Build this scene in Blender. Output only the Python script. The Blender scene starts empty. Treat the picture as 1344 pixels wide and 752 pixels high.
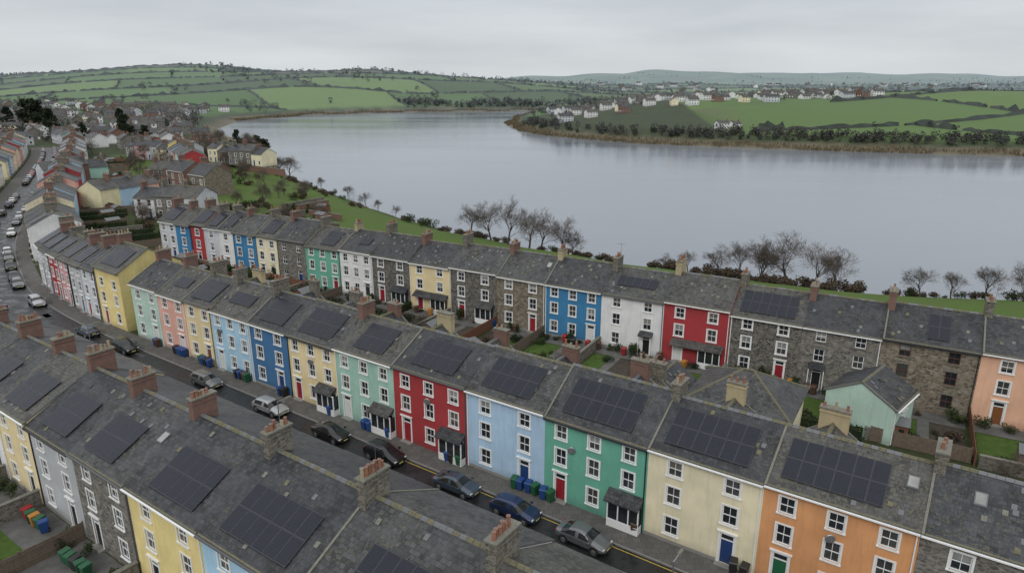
import bpy, math, random, time
import numpy as np
from mathutils import Vector, Matrix
T0=time.time()
R=random.Random(11)
scene=bpy.context.scene
scene.view_settings.view_transform='Standard'
try: scene.view_settings.look='None'
except Exception: pass
scene.view_settings.exposure=0
COL=scene.collection

# ------------------------------------------------------------------ nodes
def nd(nt,typ,props=None,**inp):
    n=nt.nodes.new(typ)
    if props:
        for k,v in props.items(): setattr(n,k,v)
    for k,v in inp.items():
        s=n.inputs[k.replace('_',' ')]
        if isinstance(v,bpy.types.NodeSocket): nt.links.new(v,s)
        else: s.default_value=v
    return n
def c4(c): return (c[0],c[1],c[2],1.0)
def mixc(nt,fac,a,b,mode='MIX'):
    n=nt.nodes.new('ShaderNodeMix'); n.data_type='RGBA'; n.blend_type=mode
    for i,v in ((0,fac),(6,a),(7,b)):
        if isinstance(v,bpy.types.NodeSocket): nt.links.new(v,n.inputs[i])
        elif i==0: n.inputs[0].default_value=v
        else: n.inputs[i].default_value=c4(v)
    return n.outputs[2]
def ramp(nt,fac,stops,interp='LINEAR'):
    n=nt.nodes.new('ShaderNodeValToRGB'); n.color_ramp.interpolation=interp
    el=n.color_ramp.elements
    while len(el)>1: el.remove(el[-1])
    el[0].position=stops[0][0]; el[0].color=c4(stops[0][1])
    for p,c in stops[1:]:
        e=el.new(p); e.color=c4(c)
    nt.links.new(fac,n.inputs[0]); return n.outputs[0]
def mth(nt,op,a,b=0.0,clamp=False):
    n=nt.nodes.new('ShaderNodeMath'); n.operation=op; n.use_clamp=clamp
    for i,v in ((0,a),(1,b)):
        if isinstance(v,bpy.types.NodeSocket): nt.links.new(v,n.inputs[i])
        else: n.inputs[i].default_value=v
    return n.outputs[0]
def base(name,rough=.8,spec=.3):
    m=bpy.data.materials.new(name); m.use_nodes=True; nt=m.node_tree
    b=nt.nodes['Principled BSDF']; b.inputs['Roughness'].default_value=rough
    b.inputs['Specular IOR Level'].default_value=spec
    return m,nt,b
def noise(nt,vec,scale,detail=4,rough=.55):
    n=nd(nt,'ShaderNodeTexNoise',None,Scale=scale,Detail=detail,Roughness=rough)
    if vec is not None: nt.links.new(vec,n.inputs['Vector'])
    return n.outputs['Fac']
def mapping(nt,vec,sc=(1,1,1)):
    n=nd(nt,'ShaderNodeMapping'); nt.links.new(vec,n.inputs[0]); n.inputs['Scale'].default_value=sc
    return n.outputs[0]
def gpos(nt): return nd(nt,'ShaderNodeNewGeometry').outputs['Position']
def uv(nt): return nd(nt,'ShaderNodeTexCoord').outputs['UV']
def bump(nt,b,h,strength=.3,dist=.02):
    n=nd(nt,'ShaderNodeBump',None,Strength=strength,Distance=dist); nt.links.new(h,n.inputs['Height'])
    nt.links.new(n.outputs[0],b.inputs['Normal'])
HAZE_PAINT=(.25,.295,.33)
def paint_haze(nt,col,k=5200.):  # paints aerial haziness into the base colour by distance from the world origin
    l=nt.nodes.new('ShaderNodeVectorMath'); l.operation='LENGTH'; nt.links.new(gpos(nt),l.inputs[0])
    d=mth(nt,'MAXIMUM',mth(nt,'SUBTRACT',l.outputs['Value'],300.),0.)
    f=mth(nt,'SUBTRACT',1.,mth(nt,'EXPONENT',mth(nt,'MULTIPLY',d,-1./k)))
    return mixc(nt,f,col,HAZE_PAINT)

MC={}
def plain(name,c,rough=.6,metal=0,spec=.5,var=.12,sc=3.):
    if name in MC: return MC[name]
    m,nt,b=base(name,rough,spec)
    f=noise(nt,gpos(nt),sc,5)
    nt.links.new(mixc(nt,f,[x*(1-var*1.5) for x in c],[min(1,x*(1+var)) for x in c]),b.inputs['Base Color'])
    b.inputs['Metallic'].default_value=metal
    MC[name]=m; return m
def render_mat(name,c):
    k='render_'+name
    if k in MC: return MC[k]
    m,nt,b=base(k,.85,.2)
    u=uv(nt); p=gpos(nt)
    n1=noise(nt,p,.45,5)
    n2=noise(nt,mapping(nt,p,(3.5,3.5,.35)),1.0,6,.65)
    n3=noise(nt,p,14,3)
    a=mixc(nt,ramp(nt,n1,[(.35,(0,0,0)),(.7,(1,1,1))]),[x*.85 for x in c],[min(.88,x*1.04) for x in c])
    g=[x*.55+.03 for x in c]
    a2=mixc(nt,ramp(nt,n2,[(.50,(0,0,0)),(.78,(.5,.5,.5))]),a,g)
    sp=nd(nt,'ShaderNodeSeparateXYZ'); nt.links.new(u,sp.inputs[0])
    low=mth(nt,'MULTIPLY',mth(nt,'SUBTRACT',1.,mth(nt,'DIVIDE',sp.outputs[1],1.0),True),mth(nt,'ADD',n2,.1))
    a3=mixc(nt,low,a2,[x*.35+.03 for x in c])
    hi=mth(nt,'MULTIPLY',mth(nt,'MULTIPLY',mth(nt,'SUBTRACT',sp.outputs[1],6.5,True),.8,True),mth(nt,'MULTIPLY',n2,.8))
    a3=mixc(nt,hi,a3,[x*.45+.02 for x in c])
    a4=mixc(nt,mth(nt,'MULTIPLY',n3,.10),a3,(.1,.1,.09))
    nt.links.new(a4,b.inputs['Base Color']); bump(nt,b,n3,.25,.01)
    MC[k]=m; return m
def stone_mat(name,cs,sc=2.6):
    k='stone_'+name
    if k in MC: return MC[k]
    m,nt,b=base(k,.9,.2)
    u=mapping(nt,uv(nt),(1,1.9,1))
    v=nd(nt,'ShaderNodeTexVoronoi',{'feature':'F1'},Scale=sc); nt.links.new(u,v.inputs['Vector'])
    e=nd(nt,'ShaderNodeTexVoronoi',{'feature':'DISTANCE_TO_EDGE'},Scale=sc); nt.links.new(u,e.inputs['Vector'])
    s=nd(nt,'ShaderNodeSeparateXYZ'); nt.links.new(v.outputs['Color'],s.inputs[0])
    col=ramp(nt,s.outputs[0],[(0,cs[0]),(.35,cs[1]),(.7,cs[2]),(1,cs[3])])
    n1=noise(nt,gpos(nt),1.2,5); n2=noise(nt,gpos(nt),18,3)
    col=mixc(nt,mth(nt,'MULTIPLY',n1,.5),col,[x*.5 for x in cs[1]])
    mo=ramp(nt,e.outputs['Distance'],[(.02,(1,1,1)),(.08,(0,0,0))])
    col=mixc(nt,mo,col,(.25,.23,.19))
    col=mixc(nt,mth(nt,'MULTIPLY',n2,.3),col,(.05,.05,.045))
    nt.links.new(col,b.inputs['Base Color']); bump(nt,b,e.outputs['Distance'],.6,.06)
    MC[k]=m; return m
def brick_mat(name,c1,c2,mort,w=.23,h=.075,ms=.012):
    if name in MC: return MC[name]
    m,nt,b=base(name,.85,.2)
    t=nd(nt,'ShaderNodeTexBrick',None,Color1=c4(c1),Color2=c4(c2),Mortar=c4(mort),Scale=1.)
    t.inputs['Mortar Size'].default_value=ms; t.inputs['Brick Width'].default_value=w; t.inputs['Row Height'].default_value=h
    nt.links.new(uv(nt),t.inputs['Vector'])
    n1=noise(nt,gpos(nt),2.5,5)
    col=mixc(nt,mth(nt,'MULTIPLY',n1,.5),t.outputs['Color'],(.06,.05,.04))
    nt.links.new(col,b.inputs['Base Color']); bump(nt,b,t.outputs['Fac'],-.3,.01)
    MC[name]=m; return m
def slate_mat(name,c,lich=.5,rough=.6):
    k='slate_'+name
    if k in MC: return MC[k]
    m,nt,b=base(k,rough,.35)
    u=uv(nt)
    t=nd(nt,'ShaderNodeTexBrick',None,Color1=c4([x*.45 for x in c]),Color2=c4([x*1.75 for x in c]),Mortar=c4([x*.2 for x in c]),Scale=1.)
    t.inputs['Mortar Size'].default_value=.014; t.inputs['Brick Width'].default_value=.36; t.inputs['Row Height'].default_value=.26
    t.inputs['Bias'].default_value=-.1
    nt.links.new(u,t.inputs['Vector'])
    n1=noise(nt,gpos(nt),.5,6,.6)
    n2=noise(nt,mapping(nt,u,(3,.6,1)),1.2,5,.6)
    n3=noise(nt,gpos(nt),5.5,5,.7)
    n4=noise(nt,gpos(nt),.28,4,.5)
    col=mixc(nt,ramp(nt,n1,[(.4,(0,0,0)),(.65,(.6,.6,.6))]),t.outputs['Color'],[x*1.6+.008 for x in c])
    col=mixc(nt,ramp(nt,n2,[(.5,(0,0,0)),(.8,(.75,.75,.75))]),col,[x*.38 for x in c])
    lm=mth(nt,'MULTIPLY',ramp(nt,n3,[(.52,(0,0,0)),(.68,(lich,lich,lich))]),ramp(nt,n4,[(.4,(.35,)*3),(.6,(1.4,)*3)]))
    col=mixc(nt,lm,col,(.135,.125,.07))
    nt.links.new(col,b.inputs['Base Color'])
    rr=mth(nt,'ADD',mth(nt,'MULTIPLY',n3,.35),rough-.22); nt.links.new(rr,b.inputs['Roughness'])
    bump(nt,b,t.outputs['Fac'],-.4,.02)
    MC[k]=m; return m

WALL={
 'orange':(.70,.34,.15),'cream':(.82,.74,.52),'green':(.15,.42,.31),'ltblue':(.42,.58,.74),'red':(.38,.045,.05),
 'mint':(.36,.57,.48),'cream2':(.80,.66,.38),'dkblue':(.06,.17,.34),'ltblue2':(.40,.62,.78),'yellow':(.80,.65,.29),
 'pink':(.76,.42,.34),'mint2':(.47,.63,.54),'white':(.76,.76,.75),'grey':(.46,.47,.48),'blue':(.05,.21,.40),
 'peach':(.78,.46,.31),'rose':(.60,.31,.32),'palegrey':(.58,.60,.63),'lemon':(.78,.70,.45)}
STONE={'stone_grey':[(.09,.09,.085),(.16,.15,.14),(.23,.21,.185),(.34,.33,.30)],
 'stone_brown':[(.10,.08,.055),(.19,.15,.105),(.28,.225,.165),(.37,.34,.28)],
 'stone_dark':[(.05,.05,.047),(.095,.09,.085),(.15,.14,.125),(.25,.235,.205)]}
def wallmat(n):
    if n in STONE: return stone_mat(n,STONE[n])
    if n=='brick': return brick_mat('brick_red',(.27,.10,.065),(.18,.07,.045),(.22,.20,.17))
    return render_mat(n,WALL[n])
slates=[slate_mat('a',(.034,.036,.041),.55),slate_mat('b',(.044,.045,.048),.75),slate_mat('c',(.028,.030,.035),.45),slate_mat('d',(.052,.051,.050),.95)]
M_WHITE=plain('white_paint',(.76,.76,.74),.5,var=.08)
M_FRAME=plain('window_frame_white',(.80,.80,.79),.4,var=.05)
M_BROWNF=plain('window_frame_brown',(.12,.05,.03),.5)
def glass(name,c,r):
    m,nt,b=base(name,r,.6); n=noise(nt,gpos(nt),.9,3)
    nt.links.new(mixc(nt,n,[x*.4 for x in c],[x*1.7 for x in c]),b.inputs['Base Color']); return m
M_GLASS=[glass('glass_dark',(.02,.024,.028),.06),glass('glass_room',(.05,.052,.05),.08),glass('glass_net_curtain',(.24,.24,.23),.15),glass('glass_blind',(.12,.11,.095),.1)]
M_LEAD=plain('lead_flashing',(.12,.125,.13),.5)
M_COPE=plain('coping_stone',(.17,.165,.135),.85,var=.4,sc=5)
M_LICH=plain('lichen_ridge_tile',(.14,.13,.08),.9,var=.45,sc=6)
M_TERRA=plain('terracotta',(.28,.13,.08),.85,var=.4)
M_BUFF=plain('buff_clay',(.36,.29,.19),.85,var=.4)
M_BLACK=plain('black_plastic',(.02,.02,.021),.4)
M_STEP=plain('step_stone',(.24,.23,.21),.8)
M_GUTW=plain('gutter_grey',(.10,.10,.105),.5)
M_METAL=plain('galvanised_metal',(.30,.31,.32),.4,metal=.7)
def panel_mat():
    m,nt,b=base('solar_cells',.35,.3)
    t=nd(nt,'ShaderNodeTexBrick',{'offset':0.0},Color1=c4((.006,.008,.015)),Color2=c4((.010,.012,.021)),Mortar=c4((.024,.027,.037)),Scale=1.)
    t.inputs['Mortar Size'].default_value=.006; t.inputs['Brick Width'].default_value=.17; t.inputs['Row Height'].default_value=.17
    nt.links.new(uv(nt),t.inputs['Vector'])
    n=noise(nt,gpos(nt),.8,4)
    nt.links.new(mixc(nt,mth(nt,'MULTIPLY',n,.2),t.outputs['Color'],(.03,.033,.042)),b.inputs['Base Color'])
    nt.links.new(mth(nt,'ADD',mth(nt,'MULTIPLY',n,.3),.16),b.inputs['Roughness'])
    return m
M_PV=panel_mat(); M_PVF=plain('solar_frame',(.065,.068,.078),.4,metal=.2)
DOORC={'blue':(.02,.05,.16),'red':(.28,.02,.03),'black':(.02,.02,.022),'green':(.02,.12,.055),'white':(.65,.65,.63),'brown':(.20,.08,.03),'teal':(.03,.20,.22)}
def doormat(n): return plain('door_'+n,DOORC[n],.35,var=.06)
CH_STONE=stone_mat('chimney',[(.08,.075,.06),(.15,.135,.11),(.21,.19,.155),(.29,.27,.23)],3.5)
CH_BRICK=brick_mat('chimney_brick',(.27,.105,.07),(.17,.07,.05),(.22,.20,.18))
CH_REND=render_mat('chimney_render',(.50,.42,.26)); CH_GREY=render_mat('chimney_grey',(.32,.31,.29))

# ------------------------------------------------------------------ mesh builder
class MB:
    def __init__(s): s.v=[]; s.f=[]; s.m=[]
    def poly(s,pts,m=0):
        i=len(s.v); s.v.extend(pts); s.f.append(tuple(range(i,i+len(pts)))); s.m.append(m)
    def hexa(s,p,m=0):
        i=len(s.v); s.v.extend(p)
        for q in ((3,2,1,0),(4,5,6,7),(0,1,5,4),(1,2,6,5),(2,3,7,6),(3,0,4,7)):
            s.f.append(tuple(i+k for k in q)); s.m.append(m)
    def box(s,x0,y0,z0,x1,y1,z1,m=0):
        if x0>x1:x0,x1=x1,x0
        if y0>y1:y0,y1=y1,y0
        if z0>z1:z0,z1=z1,z0
        s.hexa([(x0,y0,z0),(x1,y0,z0),(x1,y1,z0),(x0,y1,z0),(x0,y0,z1),(x1,y0,z1),(x1,y1,z1),(x0,y1,z1)],m)
    def sbox(s,xa,xb,ya,yb,o0,o1,m,fz):
        s.hexa([(xa,ya,fz(ya)+o0),(xb,ya,fz(ya)+o0),(xb,yb,fz(yb)+o0),(xa,yb,fz(yb)+o0),
                (xa,ya,fz(ya)+o1),(xb,ya,fz(ya)+o1),(xb,yb,fz(yb)+o1),(xa,yb,fz(yb)+o1)],m)
    def cyl(s,x,y,z0,z1,r0,r1,m=0,n=8,axis='z'):
        i=len(s.v)
        for z,r in ((z0,r0),(z1,r1)):
            for k in range(n):
                a=2*math.pi*k/n; c,d=r*math.cos(a),r*math.sin(a)
                if axis=='z': s.v.append((x+c,y+d,z))
                elif axis=='y': s.v.append((x+c,z,y+d))
                else: s.v.append((z,x+c,y+d))
        for k in range(n):
            j=(k+1)%n; s.f.append((i+k,i+j,i+n+j,i+n+k)); s.m.append(m)
        s.f.append(tuple(i+n+k for k in range(n))); s.m.append(m)
        s.f.append(tuple(i+k for k in reversed(range(n)))); s.m.append(m)
    def mesh(s,name,mats,smooth=False,uvs=True):
        me=bpy.data.meshes.new(name); me.from_pydata(s.v,[],s.f)
        for m in mats: me.materials.append(m)
        n=len(me.polygons)
        me.polygons.foreach_set('material_index',s.m)
        if smooth: me.polygons.foreach_set('use_smooth',[True]*n)
        if uvs and n:
            nr=np.empty(n*3,'f'); me.polygons.foreach_get('normal',nr); nr=np.abs(nr.reshape(-1,3))
            lt=np.empty(n,'i'); me.polygons.foreach_get('loop_total',lt)
            nl=np.repeat(nr,lt,axis=0)
            vi=np.empty(len(me.loops),'i'); me.loops.foreach_get('vertex_index',vi)
            co=np.empty(len(me.vertices)*3,'f'); me.vertices.foreach_get('co',co); co=co.reshape(-1,3)[vi]
            U=np.empty((len(vi),2),'f')
            zd=nl[:,2]>.6; yd=(~zd)&(nl[:,1]>=nl[:,0]); xd=(~zd)&(~yd)
            U[zd]=co[zd][:,[0,1]]; U[yd]=co[yd][:,[0,2]]; U[xd]=co[xd][:,[1,2]]
            l=me.uv_layers.new(name='UVMap'); l.data.foreach_set('uv',U.ravel())
        me.update(); return me
    def build(s,name,mats,parent=None,smooth=False,loc=None,rot=0):
        if not s.f: return None
        return obj(name,s.mesh(name,mats,smooth),parent,loc,rot)
def obj(name,me,parent=None,loc=None,rot=0,scale=None):
    o=bpy.data.objects.new(name,me); COL.objects.link(o)
    if parent: o.parent=parent
    if loc is not None: o.location=loc
    if rot: o.rotation_euler=(0,0,rot)
    if scale is not None: o.scale=scale if hasattr(scale,'__len__') else (scale,)*3
    return o

# ------------------------------------------------------------------ frames
O=(10.3,45.6); E=(-.822,.569); NN=(.569,.822)
def SN(s,n): return (O[0]+s*E[0]+n*NN[0], O[1]+s*E[1]+n*NN[1])
def CL(s,n=0):
    return (30.2-.867*s+.5025*n, 74.35+.504*s+.8645*n)

# ------------------------------------------------------------------ water outline / terrain
W=[(-263,623),(-210,520),(-167,446),(-128,365),(-99,304),(-62,249.5),(-38,215),(-15,188),(8,168),(31,152),(65.6,134),(100,127),(180,95),(400,20),(3000,-600),
(3000,100),(700,300),(296,399),(200,430),(139,456),(90,485),(60,515),(29,553),(5,620),(-5,700),(8,850),(50,985),(19,1010),(-60,990),(-118,985),(-200,930),(-256,880),(-300,760)]
WA=np.array(W,float)
def sdist(x,y):
    x=np.asarray(x,float); y=np.asarray(y,float)
    d=np.full(x.shape,1e9); ins=np.zeros(x.shape,bool)
    n=len(WA)
    for i in range(n):
        ax,ay=WA[i]; bx,by=WA[(i+1)%n]
        dx,dy=bx-ax,by-ay; t=np.clip(((x-ax)*dx+(y-ay)*dy)/(dx*dx+dy*dy),0,1)
        d=np.minimum(d,np.hypot(x-ax-t*dx,y-ay-t*dy))
        c=((ay>y)!=(by>y))
        with np.errstate(divide='ignore',invalid='ignore'):
            xx=(bx-ax)*(y-ay)/(by-ay if by!=ay else 1e-9)+ax
        ins^=(c&(x<xx))
    d=d+(2.5*np.sin(x*.07+y*.05)+1.2*np.sin(x*.19-y*.13))*np.clip(np.hypot(x,y)/300-.2,0,1)*(d<40)
    return np.where(ins,-d,d)
def sm(t): t=np.clip(t,0,1); return t*t*(3-2*t)
HL=[(-640,1480,430,330,46),(-1500,2000,600,350,38),(-250,1300,240,200,20),(-60,1900,500,300,14),(340,700,190,120,13),(640,640,300,170,12),(130,660,120,90,5),
 (900,4300,600,500,52),(2700,4300,900,600,34),(-400,4500,1500,500,28),(1800,5200,900,500,40),(4000,5200,1500,600,48),(1500,2300,900,300,14),(500,1900,500,250,8),(-2800,3500,1200,500,55),(2600,2500,800,400,16)]
def height(x,y):
    x=np.asarray(x,float); y=np.asarray(y,float)
    s=sdist(x,y); t=np.clip(s/40,0,1)
    h=np.where(s>0,-8+8*t*(2-t),-8+np.maximum(s*.2,-5))
    hh=0
    for cx,cy,sx,sy,a in HL: hh=hh+a*np.exp(-.5*((x-cx)/sx)**2-.5*((y-cy)/sy)**2)
    hh=hh*(1+.14*np.sin(x/140+1)*np.sin(y/170)+.06*np.sin(x/61))
    hh=hh+1.5*np.sin(x/60)*np.sin(y/75)
    return h+hh*sm(s/160)*sm((y-390)/230)
def hz(x,y): return float(height(np.array([x]),np.array([y]))[0])
def lines(a,b,step,lo,hi,g):
    c=list(np.arange(a,b+step/2,step)); s=step; p=b
    up=[]
    while p<hi: s*=g; p+=s; up.append(p)
    s=step; p=a; dn=[]
    while p>lo: s*=g; p-=s; dn.append(p)
    return np.array(dn[::-1]+c+up)
xs=lines(-180,180,4,-6500,6500,1.03); ys=lines(20,330,4,-200,7500,1.022)
X,Y=np.meshgrid(xs,ys); nx,ny=len(xs),len(ys)
H=height(X,Y); S=sdist(X,Y)
def warpd(x,y): return (34*np.sin(y/190+1)+24*np.sin(x/95)+40*np.sin(y/430), 42*np.sin(x/210)+20*np.sin(y/120+2))
ca,sa=math.cos(.42),math.sin(.42)
def fuv(x,y):
    a,b=warpd(x,y); p,q=x+a,y+b
    return ca*p+sa*q,-sa*p+ca*q
def fuv_inv(u,v):
    p=ca*u-sa*v; q=sa*u+ca*v; x,y=p.copy(),q.copy()
    for _ in range(14):
        a,b=warpd(x,y); x,y=x*.3+(p-a)*.7,y*.3+(q-b)*.7
    return x,y
FU,FV=170.,125.
def field_mask(x,y,s):
    spit=(x>150)&(y>380)
    far=(y>700)
    return sm((s-14)/12)*np.clip(spit*1.+far*1.,0,1)
FM=field_mask(X,Y,S)
MD=sm((S-4)/6)*sm((75-S)/10)*(Y<330)*(Y>60) * ((X-30.2)*.5025+(Y-74.35)*.8645>18)
RD=sm((12-S)/6)*(Y>300)+sm((4-S)/3)*(Y<=300)
SPM=sm((X-120)/80)*sm((1100-Y)/100)*(Y>380)
me=bpy.data.meshes.new('ground')
v=np.stack([X,Y,H],-1).reshape(-1,3)
idx=np.arange(nx*ny).reshape(ny,nx)
f=np.stack([idx[:-1,:-1],idx[:-1,1:],idx[1:,1:],idx[1:,:-1]],-1).reshape(-1,4)
me.from_pydata(v.tolist(),[],f.tolist())
me.polygons.foreach_set('use_smooth',[True]*len(f))
ca_=me.color_attributes.new('masks','FLOAT_COLOR','POINT')
ca_.data.foreach_set('color',np.stack([FM,MD,np.clip(RD,0,1),np.ones_like(FM)],-1).astype('f').ravel())
cb_=me.color_attributes.new('pasture','FLOAT_COLOR','POINT')
cb_.data.foreach_set('color',np.stack([SPM,SPM,SPM,np.ones_like(FM)],-1).astype('f').ravel())
U_,V_=fuv(X,Y); uvl=me.uv_layers.new(name='field_uv')
uvl.data.foreach_set('uv',np.stack([U_.ravel()[f.ravel()],V_.ravel()[f.ravel()]],-1).astype('f').ravel())
m,nt,b=base('ground_cover',.95,.1)
at=nd(nt,'ShaderNodeVertexColor'); at.layer_name='masks'
at2=nd(nt,'ShaderNodeVertexColor'); at2.layer_name='pasture'
sp=nd(nt,'ShaderNodeSeparateColor'); nt.links.new(at.outputs[0],sp.inputs[0])
p=gpos(nt)
n1=noise(nt,p,.12,6,.6); n2=noise(nt,p,1.6,5,.65); n3=noise(nt,p,.012,5)
town=ramp(nt,n1,[(.3,(.05,.042,.03)),(.45,(.04,.055,.02)),(.6,(.055,.085,.027)),(.75,(.07,.065,.045))])
town=mixc(nt,n2,[.02,.022,.015],town)
town=mixc(nt,.35,town,ramp(nt,n2,[(.3,(.03,.04,.015)),(.7,(.08,.09,.04))]))
mead=mixc(nt,n2,(.052,.09,.02),(.09,.14,.034)); mead=mixc(nt,ramp(nt,n1,[(.4,(0,0,0)),(.7,(.7,.7,.7))]),mead,(.08,.10,.037))
u=nd(nt,'ShaderNodeUVMap'); u.uv_map='field_uv'; su=nd(nt,'ShaderNodeSeparateXYZ'); nt.links.new(u.outputs[0],su.inputs[0])
row=mth(nt,'FLOOR',mth(nt,'DIVIDE',su.outputs[1],FV)); off_=mth(nt,'MULTIPLY',mth(nt,'FLOORED_MODULO',row,2.),.5)
colm=mth(nt,'FLOOR',mth(nt,'SUBTRACT',mth(nt,'DIVIDE',su.outputs[0],FU),off_))
cx=nd(nt,'ShaderNodeCombineXYZ'); nt.links.new(colm,cx.inputs[0]); nt.links.new(row,cx.inputs[1])
wn=nd(nt,'ShaderNodeTexWhiteNoise',{'noise_dimensions':'2D'}); nt.links.new(cx.outputs[0],wn.inputs['Vector'])
fc=ramp(nt,wn.outputs['Value'],[(0,(.075,.135,.035)),(.16,(.125,.20,.05)),(.32,(.05,.085,.026)),(.48,(.15,.225,.065)),(.64,(.085,.125,.04)),(.78,(.125,.10,.07)),(.82,(.10,.17,.045)),(1,(.12,.19,.05))],'CONSTANT')
fc2=ramp(nt,wn.outputs['Value'],[(0,(.085,.15,.035)),(.4,(.115,.18,.042)),(.7,(.095,.16,.038))],'CONSTANT')
fc=mixc(nt,at2.outputs[0],fc,fc2)
fc=mixc(nt,mth(nt,'MULTIPLY',n1,.35),fc,(.07,.10,.032)); fc=mixc(nt,mth(nt,'MULTIPLY',n3,.3),fc,(.05,.062,.03))
reed=mixc(nt,n2,(.09,.075,.045),(.17,.14,.09))
c=mixc(nt,sp.outputs[1],town,mead); c=mixc(nt,sp.outputs[0],c,fc); c=mixc(nt,sp.outputs[2],c,reed)
nt.links.new(paint_haze(nt,c,3300.),b.inputs['Base Color']); bump(nt,b,n2,.4,.08)  # far ground paled in its colour to imitate hazy air
me.materials.append(m)
obj('ground',me)

# water
m,nt,b=base('estuary_water',.1,.5)
p=gpos(nt)
w1=noise(nt,mapping(nt,p,(.5,1.1,1)),1.,4,.6); w2=noise(nt,mapping(nt,p,(.004,.014,1)),1.,5,.55)
nt.links.new(mixc(nt,w2,(.13,.15,.175),(.21,.235,.27)),b.inputs['Base Color'])
nt.links.new(ramp(nt,w2,[(.35,(.07,)*3),(.65,(.20,)*3)]),b.inputs['Roughness'])
b.inputs['IOR'].default_value=1.33
bump(nt,b,w1,.12,.12)
q=MB(); q.poly([(-600,-700,-8),(4000,-700,-8),(4000,1200,-8),(-600,1200,-8)])
q.build('water',[m])

# ------------------------------------------------------------------ street
ctrl=[SN(-90,-5.8),SN(-60,-5.8),SN(-20,-5.8),SN(30,-5.8),SN(65,-5.8),SN(85,-5.6),SN(103,-4),SN(120,-.5),SN(162,14),SN(231,47),SN(341,98),SN(430,134),SN(520,180)]
def catmull(P,n=14):
    out=[]
    for i in range(1,len(P)-2):
        p0,p1,p2,p3=[np.array(P[i+k],float) for k in (-1,0,1,2)]
        for k in range(n):
            t=k/n
            out.append(.5*((2*p1)+(-p0+p2)*t+(2*p0-5*p1+4*p2-p3)*t*t+(-p0+3*p1-3*p2+p3)*t**3))
    out.append(np.array(P[-2],float)); return out
PATH=catmull(ctrl)
CUM=[0.]
for i in range(1,len(PATH)): CUM.append(CUM[-1]+float(np.linalg.norm(PATH[i]-PATH[i-1])))
def along(s):
    d=s+60
    for i in range(1,len(PATH)):
        if CUM[i]>=d or i==len(PATH)-1:
            t=(d-CUM[i-1])/(CUM[i]-CUM[i-1]); p=PATH[i-1]*(1-t)+PATH[i]*t
            g=(PATH[i]-PATH[i-1]); g=g/np.linalg.norm(g); return p,g,np.array([g[1],-g[0]])
def off(s,o):
    p,g,r=along(s); return p+r*o
def ribbon(name,o0,o1,z0,z1,mat,s0=-60,s1=420,step=3.):
    q=MB(); ss=np.arange(s0,s1,step)
    pts=[(off(s,o0),off(s,o1)) for s in ss]
    for (a,b_),(c_,d_) in zip(pts[:-1],pts[1:]):
        q.poly([(a[0],a[1],z1),(c_[0],c_[1],z1),(d_[0],d_[1],z1),(b_[0],b_[1],z1)])
        if z0<z1-.01:
            q.poly([(a[0],a[1],z0),(c_[0],c_[1],z0),(c_[0],c_[1],z1),(a[0],a[1],z1)])
            q.poly([(b_[0],b_[1],z1),(d_[0],d_[1],z1),(d_[0],d_[1],z0),(b_[0],b_[1],z0)])
    return q.build(name,[mat])
def ground_mat(name,c1,c2,rough,wet=.0,sc=.6):
    m,nt,b=base(name,rough,.4); p=gpos(nt)
    a=noise(nt,p,sc,6,.65); f2=noise(nt,p,30,3)
    col=mixc(nt,ramp(nt,a,[(.35,(0,0,0)),(.65,(1,1,1))]),c1,c2); col=mixc(nt,mth(nt,'MULTIPLY',f2,.35),col,[x*.4 for x in c1])
    nt.links.new(col,b.inputs['Base Color'])
    nt.links.new(ramp(nt,a,[(.38,(rough-wet,)*3),(.55,(rough,)*3)]),b.inputs['Roughness']); bump(nt,b,f2,.2,.006); return m
M_ROAD=ground_mat('wet_asphalt',(.016,.016,.017),(.034,.034,.036),.55,.33)
M_PAVE=brick_mat('paving_slabs',(.105,.103,.098),(.145,.14,.132),(.05,.05,.045),.6,.6,.012)
M_KERB=plain('kerb_granite',(.20,.195,.185),.8,var=.2)
M_YEL=plain('road_paint_yellow',(.44,.32,.05),.7,var=.3,sc=8)
ribbon('road',-3.6,3.3,0,.02,M_ROAD)
ribbon('pavement',3.45,5.82,0,.115,M_PAVE); ribbon('pavement',-7.7,-3.75,0,.115,M_PAVE)
ribbon('kerb',3.302,3.45,.0,.13,M_KERB); ribbon('kerb',-3.75,-3.602,.0,.13,M_KERB)
for o in (-3.35,-3.15): ribbon('road_marking',o,o+.09,0,.026,M_YEL,-60,160)
for o in (3.0,): ribbon('road_marking',o,o+.09,0,.026,M_YEL,-60,30)
M_PATCH=ground_mat('asphalt_patch',(.010,.010,.011),(.018,.018,.019),.6,.2)
for i in range(16):
    s=R.uniform(-10,95); o=R.uniform(-2.4,1.2); L_=R.uniform(1.2,5); w_=R.uniform(.6,1.1); a,b_,c_,d_=off(s,o),off(s+L_,o),off(s+L_,o+w_),off(s,o+w_)
    q=MB(); q.poly([(t[0],t[1],.0245) for t in (a,b_,c_,d_)]); q.build('road_patch',[M_PATCH])
    if i%2==0:
        c0=off(s-2,-.4); q=MB(); q.cyl(0,0,.0,.008,.32,.32,0,16); q.build('manhole_cover',[M_GUTW],None,loc=(c0[0],c0[1],.021))

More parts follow.
